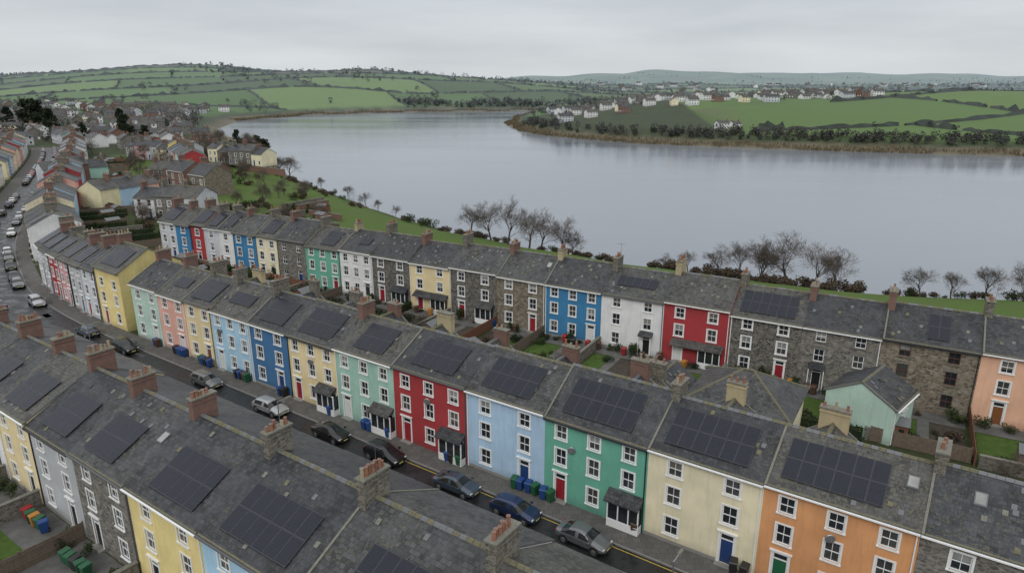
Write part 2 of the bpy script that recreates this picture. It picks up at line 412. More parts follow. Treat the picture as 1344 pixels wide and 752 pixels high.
# ------------------------------------------------------------------ houses
def wallgrid(q,x0,x1,z0,z1,y,k,ops,m=0,dep=.16):
    xs_=sorted({x0,x1,*[o[0] for o in ops],*[o[0]+o[2] for o in ops]}); zs_=sorted({z0,z1,*[o[1] for o in ops],*[o[1]+o[3] for o in ops]})
    for i in range(len(xs_)-1):
        for j in range(len(zs_)-1):
            cx_,cz=(xs_[i]+xs_[i+1])/2,(zs_[j]+zs_[j+1])/2
            if any(o[0]<cx_<o[0]+o[2] and o[1]<cz<o[1]+o[3] for o in ops): continue
            P=[(xs_[i],y,zs_[j]),(xs_[i+1],y,zs_[j]),(xs_[i+1],y,zs_[j+1]),(xs_[i],y,zs_[j+1])]
            q.poly(P if k>0 else P[::-1],m)
    yi=y+k*dep
    for a,c_,w,h in ops:
        b_,d_=a+w,c_+h
        q.poly([(a,y,c_),(a,yi,c_),(a,yi,d_),(a,y,d_)],m); q.poly([(b_,y,c_),(b_,y,d_),(b_,yi,d_),(b_,yi,c_)],m)
        q.poly([(a,y,d_),(a,yi,d_),(b_,yi,d_),(b_,y,d_)],m); q.poly([(a,y,c_),(b_,y,c_),(b_,yi,c_),(a,yi,c_)],m)
def window(F,G,x,z,w,h,y,k,gm,bars=True):
    ya,yb=y+k*.07,y+k*.15; t=.075
    F.box(x,ya,z,x+t,yb,z+h); F.box(x+w-t,ya,z,x+w,yb,z+h)
    F.box(x+t,ya,z,x+w-t,yb,z+t); F.box(x+t,ya,z+h-t,x+w-t,yb,z+h)
    F.box(x+t,ya+k*.01,z+h*.5-.03,x+w-t,yb,z+h*.5+.03)
    if bars:
        F.box(x+w/2-.018,ya+k*.02,z+t,x+w/2+.018,yb,z+h*.5-.03); F.box(x+w/2-.018,ya+k*.02,z+h*.5+.03,x+w/2+.018,yb,z+h-t)
    if gm>=2 and bars:
        zc=z+h*R.choice([.3,.5,.55]); yy=y+k*.12
        G.poly([(x,yy,z),(x+w,yy,z),(x+w,yy,zc),(x,yy,zc)],R.choice([0,1])); G.poly([(x,yy,zc),(x+w,yy,zc),(x+w,yy,z+h),(x,yy,z+h)],gm)
    else:
        G.poly([(x,y+k*.12,z),(x+w,y+k*.12,z),(x+w,y+k*.12,z+h),(x,y+k*.12,z+h)],gm)
def surround(q,x,z,w,h,y,k,t=.13,m=1):
    yo=y-k*.035
    q.box(x-t,yo,z,x,y,z+h,m); q.box(x+w,yo,z,x+w+t,y,z+h,m); q.box(x-t,yo,z+h,x+w+t,y,z+h+t,m)
def sill(q,x,z,w,y,k,m=1): q.box(x-.16,y-k*.11,z-.09,x+w+.16,y,z,m)

def chimney(q,x,y,z0,z1,wx,wy,mi,pots,potm,aer=0):
    q.box(x-wx/2,y-wy/2,z0,x+wx/2,y+wy/2,z1,mi)
    q.box(x-wx/2-.06,y-wy/2-.06,z1-.32,x+wx/2+.06,y+wy/2+.06,z1-.22,mi)
    q.box(x-wx/2-.08,y-wy/2-.08,z1,x+wx/2+.08,y+wy/2+.08,z1+.12,4)
    for i in range(pots):
        if R.random()<.12: continue
        py=y-wy/2+.25+(wy-.5)*(i/(max(1,pots-1))); px=x+R.uniform(-.06,.06); h=R.choice([.3,.42,.55])
        pm=potm if R.random()<.75 else (3 if potm==2 else 2)
        q.cyl(px,py,z1+.12,z1+.12+h,.13,.10,pm,8); q.cyl(px,py,z1+.12+h,z1+.17+h,.125,.125,pm,8); q.cyl(px,py,z1+.17+h,z1+.171+h,.085,.085,5,8)
    if aer:
        ax=x+wx/2+.03; q.cyl(ax,y,z1-.6,z1+2.0,.02,.015,5,5)
        q.box(ax-.6,y-.012,z1+1.85,ax+.6,y+.012,z1+1.875,5)
        for i in range(7): q.box(ax-.55+i*.17,y-.22,z1+1.853,ax-.54+i*.17,y+.22,z1+1.866,5)
CHM=[CH_STONE,CH_BRICK,M_TERRA,M_BUFF,M_COPE,M_GUTW,CH_REND,CH_GREY]

def house(corner,xd,w,d=9.,ze=7.7,zr=10.2,wall='cream',cols=2,floors=3,door='blue',canopy=0,pv=None,chim=(0,5),sky=0,
          surr=True,frame=None,roof=None,z=0.,detail=2,doorpos=None,name='terraced_house',endL=False,endR=False,porch=False):
    rot=math.atan2(xd[1],xd[0])
    par=bpy.data.objects.new(name,None); COL.objects.link(par); par.location=(corner[0],corner[1],z); par.rotation_euler=(0,0,rot); par.empty_display_size=1
    g=.006; x0,x1=g,w-g
    sl=(zr-ze)/(d/2)
    def rt(y): return ze+.12+sl*(y if y<=d/2 else d-y)
    wm=wallmat(wall); stone=wall in STONE or wall=='brick'
    Wq=MB();F=MB();G=MB()
    pos=[w*t for t in ({1:[.5],2:[.25,.75],3:[.17,.5,.83]}[cols])]
    ww=1.0 if cols==3 else 1.08
    fl=[.85,3.45,5.85][:floors] if floors==3 else [.85,3.5][:floors]
    hs=[1.5,1.5,1.25]
    if ze<7 and floors==3: fl=[.8,3.1,5.0]; hs=[1.4,1.3,1.0]
    ops=[];wins=[];drs=[];dp=doorpos if doorpos is not None else R.choice([0,cols-1])
    for i,zf in enumerate(fl):
        if zf+hs[i]>ze-.1: continue
        for j,px in enumerate(pos):
            if i==0 and j==dp:
                ops.append((px-.5,.18,1.0,2.45)); drs.append(px); continue
            if i==0 and canopy and j!=dp and j==(cols-1 if dp==0 else 0):
                ops.append((px-1.0,.75,2.0,1.55)); wins.append((px-1.0,.75,2.0,1.55,0)); continue
            ops.append((px-ww/2,zf,ww,hs[i])); wins.append((px-ww/2,zf,ww,hs[i],i))
    wallgrid(Wq,x0,x1,0,ze,0,1,ops)
    Fm=frame or M_FRAME
    for a in wins:
        gm=R.choices([0,1,2,3],[.42,.22,.20,.16])[0]
        window(F,G,a[0],a[1],a[2],a[3],0,1,gm,detail>1)
        if surr: surround(Wq,a[0],a[1],a[2],a[3],0,1)
        elif stone: Wq.box(a[0]-.18,-.02,a[1]+a[3],a[0]+a[2]+.18,0,a[1]+a[3]+.22,2)
        sill(Wq,a[0],a[1],a[2],0,1,1 if (surr or not stone) else 2)
    D=MB()
    for px in drs:
        D.box(px-.43,.08,.2,px+.43,.13,2.12,0)
        for (a,b_) in ((-.32,-.05),(.05,.32)):
            for (c_,d_) in ((.35,.95),(1.1,1.95)): D.box(px+a,.06,c_,px+b_,.08,d_,0)
        F.box(px-.5,.05,.18,px-.43,.15,2.63); F.box(px+.43,.05,.18,px+.5,.15,2.63); F.box(px-.43,.05,2.12,px+.43,.15,2.2); F.box(px-.43,.05,2.56,px+.43,.15,2.63)
        G.poly([(px-.43,.11,2.2),(px+.43,.11,2.2),(px+.43,.11,2.56),(px-.43,.11,2.56)],0)
        D.box(px+.3,.03,1.1,px+.36,.06,1.16,1)
        if surr or not stone: surround(Wq,px-.5,.18,1.0,2.45,0,1,.16); Wq.box(px-.75,-.16,2.79,px+.75,0,2.9,1)
        Wq.box(px-.7,-.45,0,px+.7,0,.17,3)
        if porch:
            D.hexa([(px-.9,-.9,2.75),(px+.9,-.9,2.75),(px+.9,0,2.95),(px-.9,0,2.95),(px-.9,-.9,2.83),(px+.9,-.9,2.83),(px+.9,0,3.25),(px-.9,0,3.25)],2)
            for sx in (-.8,.8): D.box(px+sx-.04,-.85,.0,px+sx+.04,-.77,2.75,3)
    bo=[]
    if detail>0:
        for i,zf in enumerate(fl[1:] if floors>1 else fl):
            if zf+1.35>ze: continue
            for px in (w*.28,w*.72): bo.append((px-.5,zf,1.0,1.3))
    wallgrid(Wq,x0,x1,0,ze,d,-1,bo)
    for a in bo:
        window(F,G,*a,d,-1,R.choice([0,1]),False); sill(Wq,a[0],a[1],a[2],d,-1,1)
    for xx,fl_ in ((x0,1),(x1,0)):
        P=[(xx,0,0),(xx,d,0),(xx,d,ze),(xx,d/2,zr),(xx,0,ze)]
        Wq.poly(P[::-1] if fl_ else P,0)
    # exposed gable ends get a small landing window
    if endR: window(F,G,0,0,0.001,0.001,0,1,0,False) if False else None
    if canopy:
        j=(cols-1 if dp==0 else 0); px=pos[j]
        cw=1.35
        Wq.box(px-cw,-.75,0,px+cw,-.002,.74,0 if not surr else 1)
        for sx in (-cw,-cw/3,cw/3,cw-.09): F.box(px+sx,-.74,.74,px+sx+.09,-.65,2.3)
        F.box(px-cw,-.76,2.3,px+cw,-.64,2.42); F.box(px-cw,-.77,.74,px+cw,-.63,.80)
        G.poly([(px-cw+.05,-.68,.8),(px+cw-.05,-.68,.8),(px+cw-.05,-.68,2.3),(px-cw+.05,-.68,2.3)],0)
        G.poly([(px-cw+.04,-.68,.8),(px-cw+.04,0,.8),(px-cw+.04,0,2.3),(px-cw+.04,-.68,2.3)],0)
        G.poly([(px+cw-.04,-.68,.8),(px+cw-.04,0,.8),(px+cw-.04,0,2.3),(px+cw-.04,-.68,2.3)],0)
        xa,xb=(px-cw-.2,px+cw+.2)
        if canopy==2: xa,xb=min(xa,pos[dp]-.8),max(xb,pos[dp]+.8)
        xa=max(xa,.15); xb=min(xb,w-.15)
        D.hexa([(xa,-1.05,2.42),(xb,-1.05,2.42),(xb,-.003,2.9),(xa,-.003,2.9),(xa,-1.05,2.52),(xb,-1.05,2.52),(xb,-.003,3.15),(xa,-.003,3.15)],2)
    rm=roof or R.choice(slates)
    if drs and drs[0]>w/2: Wq.box(x0+.002,-.03,0,drs[0]-.72,-.001,.38,3)
    Wq.build('walls',[wm,M_WHITE,M_COPE,M_STEP],par); F.build('window_frames',[Fm],par); G.build('windows',M_GLASS,par)
    D.build('door',[doormat(door),M_METAL,rm,M_FRAME],par)
    q=MB(); ov=.28
    oL=.12 if endL else -.004; oR=.12 if endR else -.004
    xa,xb=-oL,w+oR
    ya=-ov; prof=[(ya,rt(ya)),(d/2,rt(d/2)),(d+ov,rt(d+ov))]
    ns=5 if detail>1 else 1; nyy=4 if detail>1 else 1; sag=R.uniform(.01,.05) if detail>1 else 0; ph=R.uniform(0,6)
    def sg(t,y): return -sag*math.sin(math.pi*t)*(1+.3*math.sin(ph+y))*(1 if 0<t<1 else 0)
    for (a,b_) in ((prof[0],prof[1]),(prof[1],prof[2])):
        for i in range(ns):
            for j in range(nyy):
                t0,t1,u0,u1=i/ns,(i+1)/ns,j/nyy,(j+1)/nyy
                pt=lambda t,u_:(xa+(xb-xa)*t,a[0]+(b_[0]-a[0])*u_,a[1]+(b_[1]-a[1])*u_+(sg(t,u_) if 0<u_<1 else 0))
                q.poly([pt(t0,u0),pt(t1,u0),pt(t1,u1),pt(t0,u1)],0)
        q.poly([(xa,b_[0],b_[1]-.11),(xb,b_[0],b_[1]-.11),(xb,a[0],a[1]-.11),(xa,a[0],a[1]-.11)],0)
    for pr in (prof[0],prof[2]): q.poly([(xa,pr[0],pr[1]-.11),(xb,pr[0],pr[1]-.11),(xb,pr[0],pr[1]),(xa,pr[0],pr[1])],1)
    for xx in (xa,xb): q.poly([(xx,prof[0][0],prof[0][1]-.11),(xx,prof[0][0],prof[0][1]),(xx,prof[1][0],prof[1][1]),(xx,prof[2][0],prof[2][1]),(xx,prof[2][0],prof[2][1]-.11),(xx,prof[1][0],prof[1][1]-.11)],1)
    zc=rt(d/2); n=max(2,int(w/.45)) if detail>1 else 1
    for i in range(n):
        a=xa+(xb-xa)*i/n; b_=xa+(xb-xa)*(i+1)/n-(.02 if n>1 else 0); j_=R.uniform(-.012,.012)
        q.hexa([(a,d/2-.18,zc-.06),(b_,d/2-.18,zc-.06),(b_,d/2+.18,zc-.06),(a,d/2+.18,zc-.06),(a,d/2-.05,zc+.09+j_),(b_,d/2-.05,zc+.09+j_),(b_,d/2+.05,zc+.09+j_),(a,d/2+.05,zc+.09+j_)],2 if R.random()<.6 else 1)
    tt=.16
    if R.random()<.55 or endL:
        for (p0,p1) in ((-ov,d/2-.2),(d/2+.2,d+ov)): q.sbox(xa+.004,xa+tt,p0,p1,.002,.075,3,rt)
    q.sbox(xa+.2,xb-.05,-ov+.02,-ov+.12,.003,.02,2,rt)
    # slipped / replaced slates
    if detail>1:
        for _ in range(R.randint(4,14)):
            a=R.uniform(.4,w-.8); yy=R.uniform(.1,d/2-.6); q.sbox(a,a+.3,yy,yy+.34,.006,.022,R.choice([1,3,0,2]),rt)
    q.build('roof',[rm,M_LEAD,M_LICH,M_COPE],par)
    if detail>0:
        q=MB(); zz=rt(-ov)-.16
        q.box(0.02,-ov-.12,zz,w-.02,-ov-.005,zz+.1,0)
        dx=R.choice([.12,w-.2]); q.box(dx,-.1,.1,dx+.08,-.02,zz,0); q.box(dx,-ov-.05,zz-.06,dx+.08,-.02,zz,0)
        q.build('gutter',[R.choice([M_GUTW,M_WHITE,M_WHITE,M_BLACK])],par)
    if pv:
        q=MB()
        nc,nr,px0=pv; pw=1.04; ph_=1.5; y0=.5 if nr>1 else 1.4
        if px0 is None: px0=(w-nc*pw)/2
        if y0+nr*ph_>d/2-.2: ph_=(d/2-.25-y0)/nr
        for i in range(nc):
            for j in range(nr):
                a=px0+i*pw; c_=y0+j*ph_
                q.sbox(a+.012,a+pw-.012,c_+.012,c_+ph_-.012,.09,.135,1,rt)
                q.sbox(a+.035,a+pw-.035,c_+.035,c_+ph_-.035,.135,.14,0,rt)
        for j in range(nr): q.sbox(px0,px0+nc*pw,y0+j*ph_+.3,y0+j*ph_+.36,.03,.088,1,rt)
        q.build('solar_panels',[M_PV,M_PVF],par)
    if sky:
        q=MB(); px=w*.9 if sky==1 else w*.3; yy=d*.26
        q.sbox(px-.35,px+.35,yy,yy+.85,.0,.09,1,rt); q.sbox(px-.28,px+.28,yy+.08,yy+.77,.09,.096,0,rt)
        q.build('skylight',[M_GLASS[2],M_GUTW],par)
    if chim:
        mi,pots=chim[0],chim[1]; q=MB()
        side=chim[2] if len(chim)>2 else 0
        cx_=.32 if side==0 else w-.32
        chimney(q,cx_,d/2+R.uniform(-.2,.6),ze+.6,zc+R.uniform(.9,1.45),R.uniform(.58,.76),R.uniform(1.5,2.3),mi,pots,R.choice([2,2,3]),aer=(R.random()<.4 and detail>1))
        q.build('chimney',CHM,par)
    return par

XA=(-E[0],-E[1])
def rowhouse(sa,sb,n0,**k):
    p=SN(sb,n0); return house(p,XA,sb-sa,**k)
A=[(-44.5,-35.6,dict(wall='cream2',pv=(5,2,None))),
(-35.6,-26.7,dict(wall='stone_brown',pv=None,chim=(0,5))),
(-26.7,-17.8,dict(wall='stone_grey',cols=2,pv=None,sky=2,surr=True,chim=(0,6),roof=slates[0])),
(-17.8,-8.5,dict(wall='orange',cols=3,pv=(6,2,.8),sky=1,door='green',doorpos=0,chim=None,roof=slates[3])),
(-8.5,0,dict(wall='cream',cols=2,pv=(6,2,.9),door='blue',doorpos=1,chim=(0,6),roof=slates[2])),
(0,9.2,dict(wall='green',cols=3,pv=(6,2,1.2),door='red',doorpos=0,canopy=1,chim=None,roof=slates[0],zr=10.4)),
(9.2,17.5,dict(wall='ltblue',cols=2,pv=(5,2,1.2),door='blue',doorpos=1,chim=None,roof=slates[1])),
(17.5,26.5,dict(wall='red',cols=3,pv=(5,2,1.8),door='red',doorpos=0,canopy=1,chim=None,roof=slates[2])),
(26.5,34.8,dict(wall='mint',cols=3,pv=(4,2,2.2),door='white',doorpos=0,chim=(1,4),canopy=1)),
(34.8,42.5,dict(wall='cream2',cols=3,pv=(5,2,None),door='red',doorpos=0,canopy=1,chim=None)),
(42.5,49.3,dict(wall='dkblue',cols=2,pv=(4,2,None),door='blue',chim=(0,5))),
(49.3,56.8,dict(wall='ltblue2',cols=3,pv=(4,1,None),door='white',doorpos=0,chim=(0,4))),
(56.8,62.5,dict(wall='cream2',cols=2,pv=(4,2,None),door='brown',chim=(0,4))),
(62.5,68.7,dict(wall='pink',cols=2,pv=(3,1,None),door='white',chim=(1,5))),
(68.7,75.4,dict(wall='mint2',cols=2,pv=None,door='white',chim=(1,5),endL=True))]
for a,b_,k in A:
    k=dict(k); k['ze']=7.7+R.uniform(-.15,.15); k['zr']=k.get('zr',10.2)+R.uniform(-.15,.15)
    rowhouse(a,b_,0,**k)
bend=[(78.5,86.3,'yellow',8.6,11.2,(5,2)),(86.4,91.6,'palegrey',7.6,9.9,(3,2)),(91.7,96.8,'grey',7.4,9.7,(3,2)),(96.9,101.8,'rose',7.3,9.6,(3,2)),(101.9,106.8,'red',7.2,9.6,(3,2)),(106.9,111.8,'grey',7.2,9.6,(3,2)),(111.9,117,'palegrey',7.2,9.6,(3,2))]
def streethouse(sa,sb,side,o=5.85,**k):
    pa,pb=off(sa,o*side),off(sb,o*side)
    if side>0: c_,e_=pb,pa
    else: c_,e_=pa,pb
    dd=e_-c_; w=float(np.linalg.norm(dd)); dd=dd/w
    return house(tuple(c_),(dd[0],dd[1]),w,**k)
for a,b_,wl,ze,zr,pv in bend:
    streethouse(a,b_,1,wall=wl,ze=ze,zr=zr,pv=(pv[0],pv[1],None),cols=2,chim=(R.choice([0,1]),4),door=R.choice(['red','blue','black']),detail=1,endR=(a==78.5),endL=(a==78.5))
B=[(-19,-9.5,dict(wall='stone_grey',pv=(5,2,None),chim=(0,6))),
(-9.5,.2,dict(wall='stone_grey',pv=(6,2,None),chim=(0,7),roof=slates[3])),
(.2,9.4,dict(wall='white',pv=(5,2,2.6),chim=(0,7),roof=slates[1])),
(9.4,18.4,dict(wall='ltblue2',pv=(6,2,1.3),chim=(0,6),roof=slates[2])),
(18.4,27.2,dict(wall='yellow',pv=(5,2,2.),chim=(1,6))),
(27.2,35.2,dict(wall='stone_grey',pv=(4,2,1.),chim=(1,5),sky=1)),
(35.2,42.7,dict(wall='grey',pv=(4,2,1.5),chim=(1,6))),
(42.7,49.4,dict(wall='cream2',pv=(4,2,None),chim=(1,5))),
(49.4,56.5,dict(wall='white',pv=(3,2,None),chim=(1,6))),
(56.5,63.5,dict(wall='stone_grey',pv=(3,2,None),chim=(1,6))),
(63.5,70.5,dict(wall='cream',pv=None,chim=(1,6)))]
for a,b_,k in B:
    rowhouse(a,b_,-25,d=11.4,ze=7.6+R.uniform(-.15,.15),zr=10.5+R.uniform(-.15,.15),door='black',**k)
Cc=[(-38,-29.2,'cream2',2,None,(0,5),{}),
(-29.2,-20.1,'peach',2,None,(0,6),dict(door='brown',canopy=1,doorpos=0)),
(-20.1,-11.2,'stone_brown',2,(2,2,4.),(1,5),dict(frame=M_BROWNF,door='brown')),
(-11.2,-3.2,'stone_grey',2,None,(1,5),dict(porch=True)),
(-3.2,4.8,'stone_dark',2,(6,2,.8),(0,5),dict()),
(4.8,12.9,'red',2,None,(6,6),dict(canopy=2,doorpos=0,door='white')),
(12.9,21.3,'white',2,(5,1,1.4),(0,5),dict(door='black',porch=True)),
(21.3,29.6,'blue',3,None,(6,6),dict(door='white')),
(29.6,37.3,'stone_brown',2,None,(1,6),dict(sky=1)),
(37.3,45.5,'stone_dark',2,None,(0,5),dict(canopy=1)),
(45.5,53,'cream2',2,None,(1,5),dict(canopy=2,doorpos=0,door='red')),
(53,60.6,'stone_dark',2,None,(0,5),dict(door='red',canopy=1,doorpos=0)),
(60.6,67.3,'white',3,(2,1,3.),(6,4),{}),
(67.3,75.1,'green',3,(3,2,3.),(0,4),{}),
(75.1,82,'stone_grey',2,None,(1,4),{}),
(82,87.4,'cream',2,(3,2,None),(0,4),{}),
(87.4,93.4,'blue',2,None,(1,4),{}),
(93.4,97.5,'white',1,(2,2,None),(0,4),{}),
(97.5,101.5,'palegrey',1,(2,2,None),(0,4),{}),
(101.5,105.5,'red',1,(3,2,None),(1,4),{}),
(105.5,110,'blue',1,None,(1,4),{}),
(110,115,'palegrey',2,(3,2,None),(1,4),dict(endL=True))]
XC=(.8646,-.5025)
for a,b_,wl,cols,pv,ch,k in Cc:
    st_=wl in STONE
    hgt=7.6+R.uniform(-.25,.3)
    house(CL(b_),XC,(b_-a)*1.0029,wall=wl,cols=cols,pv=pv,chim=ch,ze=hgt,zr=hgt+2.55+R.uniform(-.1,.2),surr=(not st_) or R.random()<.6,
          **{**dict(door=R.choice(['blue','red','black','brown'])),**k})
for i,s in enumerate([-26,-8.4,-.2,9,17.4,26,34,42,49,57,69]):
    p=SN(s,9.02)
    house((p[0]+NN[0]*5.4,p[1]+NN[1]*5.4),(-NN[0],-NN[1]),5.4,d=4.,ze=5.2,zr=6.6,wall=R.choice(['grey','white','stone_grey','cream','brick']),cols=1,floors=2,chim=(R.choice([0,1,6]),3),detail=1,
      name='rear_extension',door='white',endL=True)

def hip_house(cx_,cy_,rot,w,d,ze,zr,wl,name='detached_house'):
    par=bpy.data.objects.new(name,None); COL.objects.link(par); par.location=(cx_,cy_,0); par.rotation_euler=(0,0,rot)
    q=MB();F=MB();G=MB(); ops=[(w*.2-.5-w/2,.9,1.1,1.3),(w*.78-.5-w/2,.9,1.1,1.3),(w*.5-.45-w/2,.1,.95,2.1)]
    wallgrid(q,-w/2,w/2,0,ze,-d/2,1,ops); wallgrid(q,-w/2,w/2,0,ze,d/2,-1,[])
    for xx in (-w/2,w/2): q.poly([(xx,-d/2,0),(xx,d/2,0),(xx,d/2,ze),(xx,-d/2,ze)])
    for a in ops[:2]: window(F,G,*a,-d/2,1,0); sill(q,a[0],a[1],a[2],-d/2,1)
    q.build('walls',[wallmat(wl),M_WHITE],par); F.build('window_frames',[M_FRAME],par); G.build('windows',M_GLASS,par)
    D=MB(); D.box(ops[2][0],-d/2+.06,.1,ops[2][0]+.95,-d/2+.12,2.2); D.build('door',[doormat('blue')],par)
    q=MB(); o=.35; r=max(w/2-d/2,.3)
    a=[(-w/2-o,-d/2-o,ze),(w/2+o,-d/2-o,ze),(w/2+o,d/2+o,ze),(-w/2-o,d/2+o,ze)]; l,rr=(-r,0,zr),(r,0,zr)
    q.poly([a[0],a[1],rr,l]); q.poly([a[1],a[2],rr]); q.poly([a[2],a[3],l,rr]); q.poly([a[3],a[0],l]); q.poly([(t[0],t[1],t[2]-.02) for t in a[::-1]],1)
    q.box(-r,-.12,zr-.05,r,.12,zr+.07,1)
    for k in range(4):
        A0=Vector(a[k]); B0=Vector(l if k in (0,3) else rr); dd=(B0-A0); sd=dd.cross(Vector((0,0,1))).normalized()*.13; up=Vector((0,0,.07))
        q.hexa([tuple(A0-sd-up*.5),tuple(A0+sd-up*.5),tuple(B0+sd-up*.5),tuple(B0-sd-up*.5),tuple(A0-sd*.4+up),tuple(A0+sd*.4+up),tuple(B0+sd*.4+up),tuple(B0-sd*.4+up)],1)
    q.build('roof',[slates[1],M_LICH],par)
ang=math.atan2(XA[1],XA[0])
p=SN(-1.5,20.5); hip_house(p[0],p[1],ang+.05,9.5,8.5,4.4,6.9,'cream')
p=SN(-14,26); house((p[0],p[1]),(math.cos(ang+1.57-.2),math.sin(ang+1.57-.2)),6,d=6.5,ze=3.8,zr=5.6,wall='mint2',cols=1,floors=1,chim=None,name='garden_house',endL=True,endR=True)
p=SN(4,17);  house(p,(math.cos(ang+1.57),math.sin(ang+1.57)),5,d=5,ze=3.6,zr=5.3,wall='stone_grey',cols=1,floors=1,chim=(0,3),name='garden_house',endL=True,endR=True)

cw=['palegrey','white','yellow','pink','mint','cream','ltblue','rose','red','grey','stone_grey','lemon','dkblue','peach','ltblue2','brick','cream2']
cq=['palegrey','white','grey','stone_grey','stone_brown','cream','white','stone_grey','brick','palegrey']
def terr(sa,sb,side,o,w0=6.6):
    s=sa
    while s<sb:
        w=w0*R.uniform(.85,1.25)
        h=R.uniform(5.4,7.6)
        streethouse(s,s+w-.02,side,o=o,wall=R.choice(cw),ze=h,zr=h+R.uniform(2.2,2.6),cols=2,floors=2 if h<6.4 else 3,detail=0,
          pv=(3,2,None) if R.random()<.3 else None,chim=(R.choice([0,1]),4),door='blue',endL=(s==sa))
        s+=w
def lrow(x,y,a,n,w0=6.4,pal=cq):
    dx,dy=math.cos(a),math.sin(a)
    for i in range(n):
        w=w0*R.uniform(.9,1.2); h=R.uniform(4.9,6.4)
        house((x,y),(dx,dy),w-.02,d=8,ze=h,zr=h+2.2,wall=R.choice(pal),cols=2,floors=2,detail=0,pv=(3,2,None) if R.random()<.2 else None,chim=(R.choice([0,1]),4),endL=(i==0),endR=(i==n-1))
        x+=dx*w; y+=dy*w
terr(136,172,1,6.2); terr(180,205,1,6.2); terr(214,262,1,6.2); terr(272,300,1,6.2); terr(308,400,1,6.2)
terr(120,185,-1,9.); terr(192,270,-1,9.); terr(280,400,-1,9.)
terr(262,330,1,46)
for (s,o,a,n,pl) in [(176,28,-.25,3,cq),(209,30,-1.9,3,cw),(240,34,-.2,4,cq),(268,20,-2.3,3,cw),(300,60,-.5,5,cq),(335,30,-.4,6,cw)]:
    p=off(s,o); lrow(p[0],p[1],a,n,pal=pl)

def small_mesh(wl,w,d,h,seed):
    r=random.Random(seed); q=MB()
    q.box(-w/2,-d/2,-2,w/2,d/2,h,0); zr=h+d*.32
    o=.3
    q.poly([(-w/2-o,-d/2-o,h-.1),(w/2+o,-d/2-o,h-.1),(w/2+o,0,zr),(-w/2-o,0,zr)],1); q.poly([(w/2+o,d/2+o,h-.1),(-w/2-o,d/2+o,h-.1),(-w/2-o,0,zr),(w/2+o,0,zr)],1)
    for sx in (-1,1): q.poly([(sx*w/2,-d/2,h),(sx*w/2,d/2,h),(sx*w/2,0,zr-.1)],0)
    q.box(w/2-1.2,-.4,h,w/2-.4,.4,zr+1.2,2); q.box(-w/2+.4,-.4,h,-w/2+1.2,.4,zr+1.,2)
    n=int(w/2.6)
    for i in range(n):
        x=-w/2+(i+.5)*w/n
        for z in (.9,3.5)[:2 if h>4 else 1]:
            for sy in (-1,1):
                q.box(x-.6,sy*d/2,z,x+.6,sy*(d/2+.05),z+1.3,3); q.box(x-.5,sy*(d/2+.052),z+.1,x+.5,sy*(d/2+.07),z+1.2,4)
    for y in (-d/4,d/4):
        q.box(w/2,y-.5,1,w/2+.05,y+.5,2.2,3); q.box(-w/2-.05,y-.5,1,-w/2,y+.5,2.2,3)
    return q.mesh('house_mesh',[wallmat(wl),r.choice(slates),CH_BRICK,M_FRAME,M_GLASS[0]])
SM=[small_mesh(wl,w,d,h,i) for i,(wl,w,d,h) in enumerate([('white',11,7.5,5.2),('cream',9,7,5),('palegrey',14,8,5.2),('stone_grey',10,7.5,5.4),('grey',18,7.5,4.8),('grey',8,7,4.8),('brick',10,7,5.2),('lemon',9,7,5),('white',9,8,2.8),('stone_brown',16,7.5,5)])]
def put_house(x,y,rot,i=None,s=1.):
    i=R.choice([0,1,2,3,4,5,6,8,8,9,3,0]) if i is None else i
    obj('house',SM[i],None,(x,y,hz(x,y)),rot,s)
put_house(-146,307,.3,2); put_house(-160,322,-.4,0); put_house(-128,318,.5,8)
house((-182,338),(.75,-.66),12,d=8,ze=5.5,zr=8,wall='red',cols=3,floors=2,chim=(1,4),detail=1,name='red_house',endL=True,endR=True)
house((-100,212),(.8,-.6),9,d=9,ze=6.3,zr=9.2,wall='stone_brown',cols=2,floors=2,chim=(1,5),detail=1,name='stone_house',endL=True,endR=True,porch=True)
house((-112,224),(.8,-.6),9,d=9,ze=6,zr=8.8,wall='brick',cols=2,floors=2,chim=(1,5),detail=1,name='brick_house',endL=True,endR=True)
placed=[]
def ok(x,y,r):
    for a in placed:
        if abs(a[0]-x)<r and abs(a[1]-y)<r: return False
    placed.append((x,y)); return True
cnt=0
for _ in range(1200):
    if cnt>170: break
    y=R.uniform(350,800); x=-y*R.uniform(.36,.86)
    if sdist(np.array([x]),np.array([y]))[0]<30: continue
    if ok(x,y,14): put_house(x,y,R.choice([.6,-.97,.4,-.8])+R.uniform(-.1,.1)); cnt+=1
cnt=0
for _ in range(1500):
    if cnt>85: break
    x=R.uniform(35,340); y=R.uniform(585,740)+(x-50)*.22
    if x>230 and R.random()<.6: continue
    if sdist(np.array([x]),np.array([y]))[0]<28: continue
    if ok(x,y,12): put_house(x,y,R.choice([.1,.3,1.6])+R.uniform(-.15,.15),R.choice([0,0,0,3,8,1,8,6,3,0,5,2]),.9); cnt+=1
for x in range(350,640,15): put_house(x+R.uniform(-4,4),900+R.uniform(-20,20),R.uniform(0,.4),R.choice([0,0,1,3,6,8]),1.1)
put_house(150,500,.2,0,.8); put_house(163,512,.4,8,.8)
cnt=0
for _ in range(700):
    if cnt>110: break
    x=R.uniform(200,2600); y=R.uniform(1400,3000)
    if math.sin(x/240)*math.sin(y/200)<.2: continue
    if ok(x,y,24): put_house(x,y,R.uniform(0,3),R.choice([0,2,4,3]),1.2); cnt+=1

